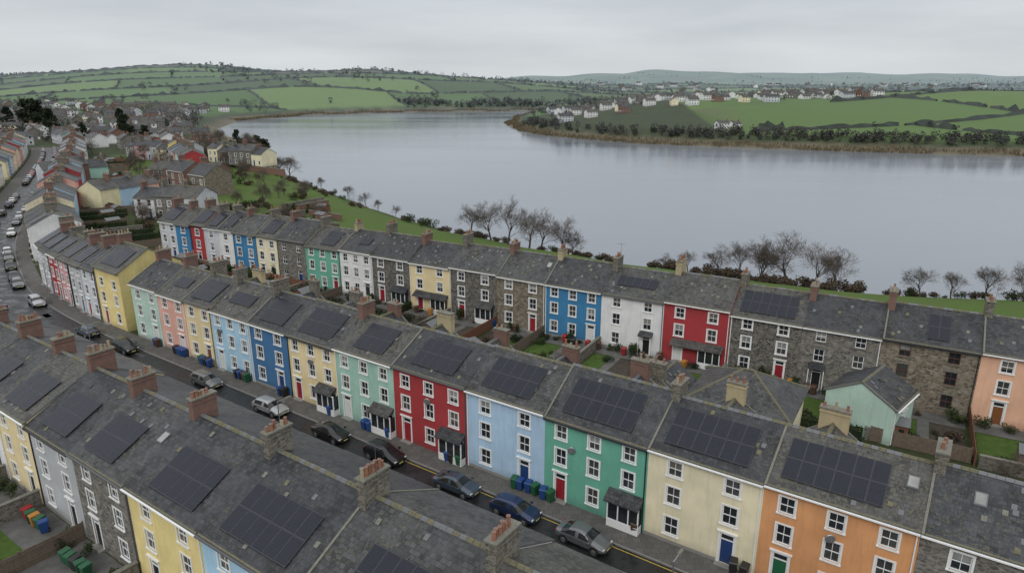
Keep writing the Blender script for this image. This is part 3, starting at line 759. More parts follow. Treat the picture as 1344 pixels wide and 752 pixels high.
# ------------------------------------------------------------------ vegetation
def leaf_mat(name,c1,c2,sc=.5,hz_=0):
    m,nt,b=base(name,.8,.2); p=gpos(nt)
    n1=noise(nt,p,sc,4); n2=noise(nt,p,sc*9,3)
    col=mixc(nt,ramp(nt,n1,[(.35,(0,0,0)),(.65,(1,1,1))]),c1,c2); col=mixc(nt,mth(nt,'MULTIPLY',n2,.6),col,[x*.35 for x in c1])
    if hz_: col=paint_haze(nt,col,hz_)
    nt.links.new(col,b.inputs['Base Color']); return m
M_BARK=leaf_mat('bark',(.07,.058,.048),(.12,.105,.088),1.); M_TWIG=leaf_mat('twigs',(.10,.078,.064),(.16,.13,.105),.4)
M_EVER=leaf_mat('evergreen_foliage',(.016,.026,.013),(.035,.05,.022)); M_BUSH=leaf_mat('bush_foliage',(.03,.045,.016),(.065,.09,.028),.8)
M_HEDGE=leaf_mat('hedge_foliage',(.028,.045,.015),(.055,.075,.025),.9); M_SCRUB=leaf_mat('winter_scrub',(.07,.053,.037),(.125,.098,.064),.5)
M_FARW=leaf_mat('distant_woodland',(.034,.036,.024),(.075,.064,.046),.03,2300.); M_FARH=leaf_mat('distant_hedge',(.022,.029,.015),(.042,.044,.025),.02,2300.)  # both foliage colours carry painted distance haziness
M_REED=leaf_mat('reeds',(.12,.095,.056),(.21,.17,.105),.2)
def quads(cs,size,rs):
    n=len(cs); a=rs.normal(size=(n,3)); a/=np.linalg.norm(a,axis=1)[:,None]; b_=rs.normal(size=(n,3)); b_-=a*(a*b_).sum(1)[:,None]; b_/=np.linalg.norm(b_,axis=1)[:,None]
    s=(size*rs.uniform(.5,1.3,n))[:,None]; c_=rs.uniform(.5,1,n)[:,None]*s
    return np.stack([cs-a*s*.5,cs+b_*c_*.45,cs+a*s*.5,cs-b_*c_*.45],1).reshape(-1,3)
def qmesh(name,V,mat,k=4):
    me=bpy.data.meshes.new(name); V=np.asarray(V); n=len(V)//k
    F=np.arange(n*k).reshape(n,k).tolist(); me.from_pydata(V.tolist(),[],F); me.materials.append(mat); return me
def cloud_pts(rs,n,c,r,shell=.55):
    d=rs.normal(size=(n,3)); d/=np.linalg.norm(d,axis=1)[:,None]
    return np.array(c)+d*(rs.uniform(shell,1,n)**.7)[:,None]*np.array(r)
def evergreen_mesh(seed,h,wd):
    rs=np.random.RandomState(seed); P=[]
    for i in range(20):
        z=h*rs.uniform(.2,.93); rr=wd*(1.1-(z/h)**1.6)*.9+.3; a=rs.uniform(0,6.28)
        P.append(cloud_pts(rs,130,(rr*.65*math.cos(a),rr*.65*math.sin(a),z),(rr*.5+.4,rr*.5+.4,h*.075)))
    P=np.concatenate(P); return qmesh('foliage',quads(P,.7,rs),M_EVER)
def bush_mesh(seed,r,h,mat,n=480,size=.2):
    rs=np.random.RandomState(seed); P=[]
    for i in range(7): P.append(cloud_pts(rs,n//7,(rs.uniform(-.6,.6)*r,rs.uniform(-.6,.6)*r,h*rs.uniform(.2,.65)),(r*.5,r*.5,h*.36),.3))
    return qmesh('bush',quads(np.concatenate(P),size,rs),mat)
def hedge_mesh(L,w,h,seed,mat=None):
    rs=np.random.RandomState(seed); n=int(L*90); P=rs.uniform(-.5,.5,(n,3))*np.array([L,w,h])
    ax=rs.randint(1,3,n); sgn=rs.choice([-1,1],n)
    P[ax==1,1]=sgn[ax==1]*w/2; P[ax==2,2]=h/2; P+=rs.normal(size=P.shape)*.08; P[:,2]+=h/2
    return qmesh('hedge',quads(P,.26,rs),mat or M_HEDGE)
def bare_tree_mesh(seed,h):
    r=random.Random(seed); q=MB()
    def seg(a,b_,ra,rb,n):
        d=(b_-a).normalized(); u_=d.orthogonal().normalized(); w_=d.cross(u_)
        i=len(q.v)
        for p_,rr in ((a,ra),(b_,rb)):
            for k in range(n):
                t=2*math.pi*k/n; q.v.append(tuple(p_+u_*rr*math.cos(t)+w_*rr*math.sin(t)))
        for k in range(n):
            j=(k+1)%n; q.f.append((i+k,i+j,i+n+j,i+n+k)); q.m.append(0 if n>3 else 1)
    kids=[7,5,4,4,3]
    def br(p,d,L,rad,lv):
        ns=3 if lv<2 else (2 if lv<4 else 1); a=p; pts=[p]; rr=rad
        for i in range(ns):
            d=(d+Vector((r.gauss(0,.12),r.gauss(0,.12),r.gauss(.05,.07)))).normalized()
            b_=a+d*L/ns; rn=rad*(1-.5*(i+1)/ns); seg(a,b_,rr,rn,6 if lv==0 else (4 if lv<2 else 3)); a=b_; rr=rn; pts.append(b_)
        if lv<5:
            for i in range(kids[lv]):
                t=r.uniform(.35,1.) if lv else r.uniform(.4,1.)
                k=min(int(t*ns),ns-1); pp=pts[k].lerp(pts[k+1],t*ns-k)
                ax=d.orthogonal().normalized(); ax.rotate(Matrix.Rotation(i*2.4+r.uniform(-.5,.5),3,d))
                nd_=(d*math.cos(.6)+ax*math.sin(r.uniform(.4,1.))).normalized(); nd_.z+=.06
                br(pp,nd_.normalized(),L*r.uniform(.56,.8)*(1. if lv else .9),max(rr*.58,.011),lv+1)
    br(Vector((0,0,-.5)),Vector((0,0,1)),h*.33,h*.02,0)
    return q.mesh('tree',[M_BARK,M_TWIG],uvs=False)
TREES=[bare_tree_mesh(s,10.) for s in (1,2,3,4)]
EVG=[evergreen_mesh(5,12,3.8),evergreen_mesh(6,12,3.2)]
trunk=MB(); trunk.cyl(0,0,-.5,7,.35,.15,0,8); TRUNK=trunk.mesh('trunk',[M_BARK])
BUSH=[bush_mesh(1,1.,1.6,M_BUSH),bush_mesh(2,1.2,1.4,M_EVER),bush_mesh(3,1.,1.2,M_SCRUB),bush_mesh(4,.8,2.2,M_BUSH)]
def tree(x,y,h,i=None,z=None):
    s=h/10; o=obj('bare_tree',TREES[R.randrange(4) if i is None else i],None,(x,y,hz(x,y) if z is None else z),R.uniform(0,6),(s*R.uniform(.9,1.15),s*R.uniform(.9,1.15),s*R.uniform(.92,1.08)))
def ever(x,y,h):
    p=bpy.data.objects.new('evergreen_tree',None); COL.objects.link(p); p.location=(x,y,hz(x,y)); s=h/12; p.scale=(s*R.uniform(.9,1.3),s*R.uniform(.9,1.3),s); p.rotation_euler=(0,0,R.uniform(0,6))
    obj('foliage',R.choice(EVG),p); obj('trunk',TRUNK,p)
def bush(x,y,s=1.,i=None,z=None): obj('bush',BUSH[R.randrange(4) if i is None else i],None,(x,y,hz(x,y) if z is None else z),R.uniform(0,6),(s*R.uniform(.85,1.25),s*R.uniform(.85,1.25),s*R.uniform(.8,1.1)))
for x,y,h in [(-10,163,12),(-5,166,13),(-1,160,14),(4,158,13),(7,162,13),(12,158,12),(15,161,9),(46,133,11),(50,132,12),(55,130,14),(59,129,13),(63,127,12),(52,137,10),(43,137,9),(38,142,7),(34,146,6),
   (74,118,8.5),(79,117,7.5),(84,115,9),(90,114,9),(96,112,8.5),(101,110,9),(-62,258,8),(-50,232,7.5),(-44,222,6),(-100,296,14),(-94,291,14),(-105,302,12),(-36,208,5),(-75,268,7),
   (-118,225,9),(-92,196,8),(-135,262,11),(-160,300,12),(-80,180,7),(-70,150,6),(-128,352,14),(-140,378,15),(-150,395,16),(-138,360,14),(-146,385,14),(-133,345,12),(-155,370,13),
   (-145,285,10),(-128,272,9),(-170,318,12),(-185,352,12),(-120,290,11),(-150,340,12),(-168,372,13),(-200,330,9),(-108,245,9),(-165,392,14)]: tree(x,y,h*1.08)
for x,y,h in [(-318,470,24),(-300,455,17),(-338,500,20),(-345,480,17),(-360,520,22),(-326,482,20),(-232,420,15),(-240,430,13),(-158,400,11),(-205,390,11),(-265,430,10),(-290,520,14),(-142,398,11),(-150,408,12)]: ever(x,y,h)
for j in range(34):
    k=R.randrange(1,11); t=R.random(); a,b_=WA[k],WA[k+1]
    for i in range(R.randint(2,9)):
        tt=t+i*R.uniform(1.2,2.6)/np.linalg.norm(b_-a)
        if tt>1: break
        x,y=a*(1-tt)+b_*tt
        dx,dy=(b_-a)/np.linalg.norm(b_-a); o=R.uniform(4,12)
        nx_,ny_=(dy,-dx)
        if sdist(np.array([x+nx_*5]),np.array([y+ny_*5]))[0]<0: nx_,ny_=-nx_,-ny_
        bush(x+nx_*o,y+ny_*o,R.uniform(.6,1.7),R.choice([2,2,2,2,0]))
for i in range(55): x=R.uniform(30,66); y=R.uniform(126,140)-(x-50)*.35; bush(x,y,R.uniform(1.2,2.3),2)
def sel_region(x,y):
    s=sdist(x,y); m=(s>16)&(((y>720)&(y<3000)&(np.abs(x)<2900))|((x>165)&(y>395)&(x<1500)&(y<900)))
    m&=~(((x-150)**2+(y-640)**2)<17000); m&=(np.abs(x)<y*.9+150)
    return m
rs=np.random.RandomState(3)
HV=[]; TP=[]
def hedge_line(x,y):
    mk=sel_region(x,y); z=height(x,y); n=len(x)
    w=rs.uniform(1.,2.2,n); hgt=rs.uniform(1.3,3.4,n)*(1+(rs.rand(n)<.1)*.8)
    dx=np.gradient(x); dy=np.gradient(y); L=np.hypot(dx,dy)+1e-6; nx_,ny_=-dy/L,dx/L
    Lf=np.stack([x+nx_*w,y+ny_*w,z-.3],-1); Rg=np.stack([x-nx_*w,y-ny_*w,z-.3],-1); T=np.stack([x+rs.normal(size=n)*.6,y+rs.normal(size=n)*.6,z+hgt],-1)
    okk=mk[:-1]&mk[1:]&(rs.rand(n-1)>.05)
    for A_,B_ in ((Lf,T),(T,Rg)):
        Q=np.stack([A_[:-1],A_[1:],B_[1:],B_[:-1]],1)[okk]; HV.append(Q.reshape(-1,3))
    tk=mk&(rs.rand(n)<.035*(y<1700)+.012)
    for i in np.nonzero(tk)[0]: TP.append((x[i],y[i],z[i]))
us=np.arange(-3300,3700,5.)
for k in range(-22,34): x,y=fuv_inv(us,np.full_like(us,k*FV)); hedge_line(x,y)
vs=np.arange(0,FV+.1,5.)
for k in range(-22,34):
    for c_ in range(-20,22):
        if R.random()<.12: continue
        x,y=fuv_inv(np.full_like(vs,(c_+.5*(k%2))*FU),vs+k*FV)
        if sel_region(x,y).any(): hedge_line(x,y)
HV=np.concatenate(HV); P=[]
for x,y,z in TP:
    h=R.uniform(3.,6.5); P.append(cloud_pts(rs,20,(x,y,z+h*.5),(h*.5,h*.5,h*.42),.3))
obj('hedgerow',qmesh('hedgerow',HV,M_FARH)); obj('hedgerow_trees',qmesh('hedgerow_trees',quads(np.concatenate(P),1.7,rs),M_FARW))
print('hedge',len(HV)//4,len(TP))
def wood(cs,hgt,n=46,size=1.8):
    P=[]
    for x,y in cs:
        h=hgt*rs.uniform(.6,1.25); z=hz(x,y)
        P.append(cloud_pts(rs,n,(x,y,z+h*.5),(h*.45,h*.45,h*.5),.3))
    return quads(np.concatenate(P),size,rs)
def clus(x,y,sc=1.): return math.sin(x/(60*sc)+2)*math.sin(y/(48*sc))+.7*math.sin(x/(23*sc)+y/(31*sc))
def scat(n,fx,fy,smin=12,smax=1e9,cl=None,sc=1.,avoid=None):
    out=[]; t=0
    while len(out)<n and t<n*25:
        t+=1; y=R.uniform(*fy); x=fx(y)
        if avoid and avoid(x,y): continue
        if cl is not None and clus(x,y,sc)<cl: continue
        s=sdist(np.array([x]),np.array([y]))[0]
        if smin<s<smax: out.append((x,y))
    return out
cs=scat(330,lambda y:-y*R.uniform(.33,.88),(350,900),15,cl=.1)
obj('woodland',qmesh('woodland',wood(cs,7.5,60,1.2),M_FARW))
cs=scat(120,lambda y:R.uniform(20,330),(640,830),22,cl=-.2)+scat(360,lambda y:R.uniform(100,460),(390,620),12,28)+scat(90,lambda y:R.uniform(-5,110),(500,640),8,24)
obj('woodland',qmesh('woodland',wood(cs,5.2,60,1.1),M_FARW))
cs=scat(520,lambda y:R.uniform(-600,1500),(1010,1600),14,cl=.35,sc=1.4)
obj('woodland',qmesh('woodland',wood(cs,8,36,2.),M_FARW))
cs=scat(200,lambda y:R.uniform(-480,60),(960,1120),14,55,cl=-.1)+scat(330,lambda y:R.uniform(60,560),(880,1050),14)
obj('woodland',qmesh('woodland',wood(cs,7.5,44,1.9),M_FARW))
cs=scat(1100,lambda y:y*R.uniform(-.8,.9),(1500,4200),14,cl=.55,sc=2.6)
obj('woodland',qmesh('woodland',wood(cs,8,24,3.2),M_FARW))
P=[]
for k in range(15,32):
    a,b_=WA[k],WA[(k+1)%len(WA)]; L=min(np.linalg.norm(b_-a),500); n=int(L*18)
    if k==15: a=WA[16]; b_=WA[16]+(WA[15]-WA[16])*.12; n=4000
    t=rs.rand(n); x=a[0]+(b_[0]-a[0])*t+rs.normal(size=n)*5; y=a[1]+(b_[1]-a[1])*t+rs.normal(size=n)*5
    s=sdist(x,y); m=(s>-2)&(s<8+3*np.sin(x*.09)); x,y=x[m],y[m]; P.append(np.stack([x,y,np.maximum(height(x,y),-8.)],-1))
P=np.concatenate(P); n=len(P); hgt=rs.uniform(.8,1.9,n); a=rs.uniform(0,6.28,n); wv=.3
d=np.stack([np.cos(a)*wv,np.sin(a)*wv,np.zeros(n)],-1); up=np.stack([rs.normal(size=n)*.2,rs.normal(size=n)*.2,hgt],-1)
V=np.stack([P-d,P+d,P+d*.3+up,P-d*.3+up],1).reshape(-1,3); obj('reed_bed',qmesh('reed_bed',V,M_REED)); print('reeds',n)

# ------------------------------------------------------------------ gardens between terraces
M_WOOD=plain('weathered_wood',(.15,.115,.085),.85,var=.35,sc=4); M_WOOD2=plain('stained_fence',(.17,.075,.042),.8,var=.3,sc=4)
def m_lawn():
    m,nt,b=base('lawn_grass',.95,.1); p=gpos(nt); a=noise(nt,p,1.1,6,.7); f2=noise(nt,p,14,3)
    c_=mixc(nt,ramp(nt,a,[(.35,(0,0,0)),(.7,(1,1,1))]),(.05,.09,.02),(.09,.14,.034)); c_=mixc(nt,mth(nt,'MULTIPLY',f2,.5),c_,(.03,.045,.015))
    nt.links.new(c_,b.inputs['Base Color']); bump(nt,b,f2,.6,.05); return m
M_LAWN=m_lawn(); M_PATIO=ground_mat('concrete_yard',(.085,.085,.08),(.15,.145,.135),.8,.1,.8); M_SOIL=ground_mat('soil',(.04,.032,.024),(.07,.056,.042),.95,0,1.5)
M_GW=stone_mat('garden_wall',[(.09,.085,.075),(.15,.135,.115),(.20,.185,.155),(.27,.25,.22)],3.)
def wall_seg(p0,p1,h,name,mat,t=.3,cope=True):
    d=np.array(p1)-np.array(p0); L=float(np.linalg.norm(d)); q=MB()
    if name=='wooden_fence':
        n=max(1,int(L/1.8))
        for i in range(n+1): q.box(i*L/n-.05,-.05,0,i*L/n+.05,.05,h+.08,0)
        for i in range(n):
            m_=6
            for j in range(m_):
                a=i*L/n+.05+(L/n-.1)*j/m_; q.box(a+.005,-.02,.05,a+(L/n-.1)/m_-.008,.02,h-R.uniform(0,.04),0)
            q.box(i*L/n+.05,.021,h*.3,(i+1)*L/n-.05,.05,h*.3+.08,0); q.box(i*L/n+.05,.021,h*.8,(i+1)*L/n-.05,.05,h*.8+.08,0)
    else:
        q.box(0,-t/2,0,L,t/2,h,0)
        if cope: q.box(-.03,-t/2-.05,h,L+.03,t/2+.05,h+.09,1)
    return q.build(name,[mat,M_COPE],None,loc=(p0[0],p0[1],0),rot=math.atan2(d[1],d[0]))
def sheet(name,pts,z,mat):
    q=MB(); q.poly([(a,b_,z) for a,b_ in pts]); return q.build(name,[mat])
def hedge(p0,p1,h,w=.7):
    d=np.array(p1)-np.array(p0); L=float(np.linalg.norm(d)); o=obj('hedge',hedge_mesh(L,w,h,R.randrange(999)),None,((p0[0]+p1[0])/2,(p0[1]+p1[1])/2,0),math.atan2(d[1],d[0]))
    core=MB(); core.box(-L/2+.08,-w/2+.08,0,L/2-.08,w/2-.08,h-.1); core.build('hedge_core',[M_EVER],o)
def shed(x,y,rot,w=2.4,d=1.8,h=2.):
    q=MB(); q.box(-w/2,-d/2,0,w/2,d/2,h,0)
    for sx in (-w/2,w/2): q.poly([(sx,-d/2,h),(sx,d/2,h),(sx,0,h+.5)],0)
    for s in (-1,1): q.hexa([(-w/2-.12,s*(d/2+.15),h-.06),(w/2+.12,s*(d/2+.15),h-.06),(w/2+.12,0,h+.5),(-w/2-.12,0,h+.5),(-w/2-.12,s*(d/2+.15),h+.0),(w/2+.12,s*(d/2+.15),h+.0),(w/2+.12,0,h+.56),(-w/2-.12,0,h+.56)],1)
    q.box(-.4,-d/2-.03,.05,.4,-d/2-.002,1.8,2); q.box(w/2-.8,-d/2-.03,1.1,w/2-.35,-d/2-.002,1.6,3)
    q.build('garden_shed',[R.choice([M_WOOD,M_WOOD2]),M_LEAD,M_WOOD2,M_GLASS[0]],None,loc=(x,y,0),rot=rot)
bs=[c_[0] for c_ in Cc]+[115]
angc=math.atan2(XC[1],XC[0])
for i in range(len(bs)-1):
    a,b_=bs[i],bs[i+1]; L=R.uniform(9.5,11) if a<60 else 8
    typ=R.random()
    p0,p1=CL(b_,-.1),CL(b_,-L)
    if typ<.35: wall_seg(p0,p1,R.uniform(.9,1.4),'garden_wall',M_GW)
    elif typ<.65: hedge(p0,p1,R.uniform(1.,1.6))
    else: wall_seg(p0,p1,1.5,'wooden_fence',R.choice([M_WOOD,M_WOOD2]))
    g=.5; mid=a+(b_-a)*R.uniform(.35,.65)
    if R.random()<.75: sheet('lawn',[CL(b_-g,-L+.6),CL(mid+.6,-L+.6),CL(mid+.6,-2.6),CL(b_-g,-2.6)],.03,M_LAWN)
    else: sheet('flower_bed',[CL(b_-g,-L+.6),CL(mid+.6,-L+.6),CL(mid+.6,-2.6),CL(b_-g,-2.6)],.03,M_SOIL)
    sheet('garden_path',[CL(mid+.55,-L+.2),CL(mid-.55,-L+.2),CL(mid-.55,-2.55),CL(mid+.55,-2.55)],.036,M_PATIO)
    sheet('patio',[CL(b_-.3,-2.5),CL(a+.3,-2.5),CL(a+.3,-.05),CL(b_-.3,-.05)],.04,M_PATIO)
    lw=R.random()<.5
    sheet('lawn' if lw else 'flower_bed',[CL(mid-.6,-L+.6),CL(a+g,-L+.6),CL(a+g,-2.6),CL(mid-.6,-2.6)],.03,M_LAWN if lw else M_SOIL)
    t=R.random()
    if t<.5: wall_seg(CL(b_-.3,-L),CL(a+.3,-L),R.uniform(.8,1.3),'garden_wall',M_GW)
    elif t<.8: hedge(CL(b_-.3,-L),CL(a+.3,-L),R.uniform(1.1,1.7),.9)
    else: wall_seg(CL(b_-.3,-L),CL(a+.3,-L),1.6,'wooden_fence',M_WOOD)
    for _ in range(12):
        x,y=CL(R.uniform(a+.5,b_-.5),-R.choice([R.uniform(.6,1.4),R.uniform(3,L-.5),R.uniform(L-2,L-.4)])); bush(x,y,R.uniform(.35,1.1),z=0)
    if R.random()<.4: x,y=CL(R.uniform(a+2,b_-2),-L+1.6); shed(x,y,angc+R.choice([0,1.57]))
    if R.random()<.4: x,y=CL(R.uniform(a+2,b_-2),-R.uniform(4,8)); tree(x,y,R.uniform(3,4.8),z=0)
for s,_,_ in A+[(75.4,0,0)]:
    wall_seg(SN(s,9.3),SN(s,21),1.7,'garden_wall',M_GW)
    for _ in range(9): x,y=SN(s+R.uniform(0.5,8),R.uniform(14,23)); bush(x,y,R.uniform(.6,1.4),z=0)
    if R.random()<.6: x,y=SN(s+R.uniform(1.5,7),R.uniform(16,20)); shed(x,y,ang+R.choice([0,1.57]),3,2.2,2.1)
sheet('back_lane',[SN(80,22),SN(-45,22),SN(-45,24.2),SN(80,24.2)],.02,M_PATIO)
for s in (3,12,30,20,44,-24): x,y=SN(s,R.uniform(21,24)); tree(x,y,5,z=0)
for i in range(0,len(bs)-1,2):
    wall_seg(CL(bs[i],9.2),CL(bs[i],17),1.4,'garden_wall',M_GW)
    for _ in range(5): x,y=CL(bs[i]+R.uniform(0,8),R.uniform(12,19)); bush(x,y,R.uniform(.8,1.6))
hedge(CL(118,18),CL(60,18),1.6,1.2)
BR=wallmat('brick')
wall_seg((-104,268),(-84,254),2.4,'garden_wall',BR)
for i in range(40):
    s=R.uniform(80,160); n=R.uniform(20,75) if s>118 else R.uniform(14,34)
    p0=SN(s,n); a=R.choice([ang,ang+1.57]); L=R.uniform(6,16)
    if R.random()<.5: wall_seg(p0,(p0[0]+L*math.cos(a),p0[1]+L*math.sin(a)),R.uniform(1.2,1.9),'garden_wall',R.choice([M_GW,BR]))
    elif R.random()<.5: wall_seg(p0,(p0[0]+L*math.cos(a),p0[1]+L*math.sin(a)),1.6,'wooden_fence',M_WOOD2)
    else: hedge(p0,(p0[0]+L*math.cos(a),p0[1]+L*math.sin(a)),1.6)
    for _ in range(5): bush(p0[0]+R.gauss(0,3),p0[1]+R.gauss(0,3),R.uniform(.6,1.6))
    if i%3==0: sheet('lawn',[SN(s,n),SN(s+8,n),SN(s+8,n+9),SN(s,n+9)],.02+i*.001,M_LAWN)
    if i%3==1: shed(p0[0]+3,p0[1]+3,a,3,2.2)
s=136
while s<330:
    o0=15.6; o1=o0+R.uniform(9,15); p0,p1=off(s,o0),off(s,o1)
    t=R.random()
    if t<.4: wall_seg(tuple(p0),tuple(p1),1.5,'garden_wall',R.choice([M_GW,BR]))
    elif t<.7: wall_seg(tuple(p0),tuple(p1),1.6,'wooden_fence',R.choice([M_WOOD,M_WOOD2]))
    else: hedge(tuple(p0),tuple(p1),1.7,.9)
    for _ in range(3): p=off(s+R.uniform(0,6),R.uniform(o0+1,o1+3)); bush(p[0],p[1],R.uniform(.5,1.4))
    if R.random()<.35: p=off(s+3,R.uniform(o0+3,o1)); shed(p[0],p[1],R.choice([.9,2.4]),3,2.2)
    if R.random()<.45: p=off(s+3,R.uniform(o1,o1+9)); tree(p[0],p[1],R.uniform(5,9))
    s+=6.6
for j in range(20):
    s=R.uniform(135,330); o=R.uniform(30,80); p=off(s,o)
    if sdist(np.array([p[0]]),np.array([p[1]]))[0]<20: continue
    for i in range(R.randint(2,7)): bush(p[0]+R.gauss(0,3),p[1]+R.gauss(0,4),R.uniform(1.,2.2),R.choice([0,1,2,2]))
    tree(p[0]+3,p[1]+2,R.uniform(7,11)); tree(p[0]-3,p[1]-1,R.uniform(6,9))

# ------------------------------------------------------------------ cars
def carpaint(name,c):
    if name in MC: return MC[name]
    m,nt,b=base(name,.3,.5); n=noise(nt,gpos(nt),2,4)
    nt.links.new(mixc(nt,n,[x*.8 for x in c],c),b.inputs['Base Color']); b.inputs['Metallic'].default_value=.35
    b.inputs['Coat Weight'].default_value=.6; b.inputs['Coat Roughness'].default_value=.1; MC[name]=m; return m
M_CGL=glass('car_glass',(.012,.013,.015),.05); M_TYRE=plain('tyre_rubber',(.018,.018,.018),.8); M_HUB=plain('alloy_wheel',(.34,.34,.35),.35,metal=.8)
M_HEAD=plain('headlamp',(.55,.55,.55),.15); M_TAIL=plain('tail_lamp',(.28,.01,.01),.25); M_PLATE=plain('number_plate',(.6,.55,.2),.5)
PAINT={'grey':(.15,.155,.16),'bluegrey':(.06,.08,.11),'darkblue':(.015,.03,.09),'black':(.012,.012,.013),'silver':(.38,.39,.40),'white':(.6,.6,.6),'red':(.24,.02,.02),'charcoal':(.045,.047,.05)}
def st(kind):
    k=1.16 if kind=='suv' else 1.
    S_=[(-2.14,.66,.42,.74,.60,.80),(-2.08,.82,.30,.90,.68,.98),(-1.95,.88,.25,.94,.69,1.12),(-1.62,.90,.22,.95,.64,1.38),(-1.2,.905,.22,.95,.62,1.455),(-.22,.91,.22,.93,.62,1.48),(-.12,.91,.22,.93,.62,1.478),
        (.45,.905,.22,.92,.60,1.41),(1.12,.895,.22,.91,.70,1.00),(1.6,.885,.22,.85,.68,.91),(1.98,.84,.25,.72,.62,.79),(2.14,.70,.34,.58,.52,.64)]
    if kind=='saloon': S_[2]=(-1.95,.87,.25,.90,.70,1.0); S_[3]=(-1.62,.89,.22,.93,.68,1.05); S_[4]=(-.95,.90,.22,.94,.62,1.38)
    if kind=='estate': S_[2]=(-2.0,.88,.25,.95,.68,1.25); S_[3]=(-1.85,.90,.22,.95,.64,1.42)
    return [(x,hw,zb*k,zt*k,ht,z*k) for x,hw,zb,zt,ht,z in S_]
CARC={}
def car_meshes(kind,paint):
    if (kind,paint) in CARC: return CARC[(kind,paint)]
    q=MB(); ST=st(kind); rings=[]
    for x,hw,zb,zt,ht,z in ST:
        h=[(0,zb),(hw*.85,zb),(hw,zb+.16),(hw*1.01,(zb+zt)/2+.08),(hw*.97,zt),(ht,z-.07),(ht*.82,z),(0,z+.015)]
        ring=[(x,a,b_) for a,b_ in h]+[(x,-a,b_) for a,b_ in h[-2:0:-1]]
        i=len(q.v); q.v.extend(ring); rings.append(i)
    n=14
    for s in range(len(ST)-1):
        for k in range(n):
            j=(k+1)%n; q.f.append((rings[s]+k,rings[s]+j,rings[s+1]+j,rings[s+1]+k))
            seg=k if k<7 else 13-k; m_=0
            cab=3<=s<=7 and s!=5
            if seg==4 and cab: m_=1
            if s==7 and seg in (5,6): m_=1
            if (s==(3 if kind=='saloon' else 2)) and seg in (5,6): m_=1
            if seg in (0,1): m_=2
            q.m.append(m_)
    q.f.append(tuple(rings[0]+k for k in range(n))); q.m.append(0); q.f.append(tuple(rings[-1]+k for k in reversed(range(n)))); q.m.append(0)
    body=q.mesh('body',[carpaint('car_paint_'+paint,PAINT[paint]),M_CGL,M_BLACK],smooth=True,uvs=False)
    k=1.16 if kind=='suv' else 1.
    w=MB(); r=.33*(1.08 if k>1 else 1)
    for x in (-1.3,1.34):
        for sy in (-1,1):
            w.cyl(x,r+.03,sy*.86,sy*.905,r+.07,r+.07,3,20,'y')
            w.cyl(x,r,sy*.70,sy*.925,r,r,0,20,'y'); w.cyl(x,r,sy*.925,sy*.94,r*.66,r*.6,1,10,'y')
    det=MB()
    for sy in (-1,1):
        det.box(2.0,sy*.50,.60*k,2.1,sy*.76,.70*k,0); det.box(-2.12,sy*.58,.76*k,-2.02,sy*.80,.92*k,1)
        det.box(.85,sy*.93,.93*k,1.05,sy*1.08,1.06*k,3)
        det.box(-1.2,sy*.925,.80*k,1.0,sy*.935,.815*k,4)
        for dx in (-.75,.25): det.box(dx,sy*.925,.84*k,dx+.16,sy*.945,.87*k,4)
        if k>1: det.box(-1.4,sy*.56,1.50*k,.3,sy*.60,1.53*k,4)
    det.box(2.1,-.25,.38*k,2.155,.25,.49*k,2); det.box(-2.16,-.25,.55*k,-2.11,.25,.66*k,2); det.box(2.06,-.5,.42*k,2.13,.5,.56*k,4)
    CARC[(kind,paint)]=(body,w.mesh('wheels',[M_TYRE,M_HUB,M_BLACK,M_BLACK],uvs=False),det.mesh('lamps_and_mirrors',[M_HEAD,M_TAIL,M_PLATE,MC['car_paint_'+paint],M_BLACK],uvs=False))
    return CARC[(kind,paint)]
def car(x,y,rot,kind,paint,z=.02,sub=2):
    p=bpy.data.objects.new('parked_car',None); COL.objects.link(p); p.location=(x,y,z); p.rotation_euler=(0,0,rot)
    a,b_,c_=car_meshes(kind,paint)
    o=obj('body',a,p); md=o.modifiers.new('sub','SUBSURF'); md.levels=sub; md.render_levels=sub
    obj('wheels',b_,p); obj('lamps_and_mirrors',c_,p)
def scar(s,o,kind,paint,flip=False):
    p_,g,r_=along(s); q_=p_+r_*(o+R.uniform(-.1,.1)); car(q_[0],q_[1],math.atan2(-g[1],-g[0])+(math.pi if flip else 0)+R.uniform(-.025,.025),kind,paint,sub=2 if s<80 else 1)
for s,k,pnt,fl in [(3.3,'saloon','grey',0),(9.6,'hatch','darkblue',0),(15.8,'saloon','bluegrey',0),(24.4,'suv','black',0),(31.8,'saloon','black',0),(41.4,'hatch','silver',0),(53.2,'estate','grey',0),(71.5,'suv','black',0),(82.,'hatch','bluegrey',1),
   (-12,'suv','charcoal',0),(-20,'hatch','red',0)]: scar(s,2.15,k,pnt,bool(fl))
for s,k,pnt in [(33,'hatch','red'),(47.5,'hatch','red'),(20,'suv','charcoal'),(12,'hatch','black'),(5,'saloon','darkblue'),(26.5,'hatch','black'),(60,'hatch','silver'),(-3,'hatch','white'),(75,'hatch','charcoal')]: scar(s,-2.6,k,pnt,True)
s=103
PL=['grey','bluegrey','darkblue','black','silver','charcoal','white','red','black','grey','silver']
while s<400:
    if R.random()<.75: scar(s,2.2,R.choice(['hatch','suv','estate','saloon']),R.choice(PL))
    if R.random()<.7: scar(s+2,-2.5,R.choice(['hatch','suv','estate','saloon']),R.choice(PL),True)
    s+=R.uniform(5.6,9)

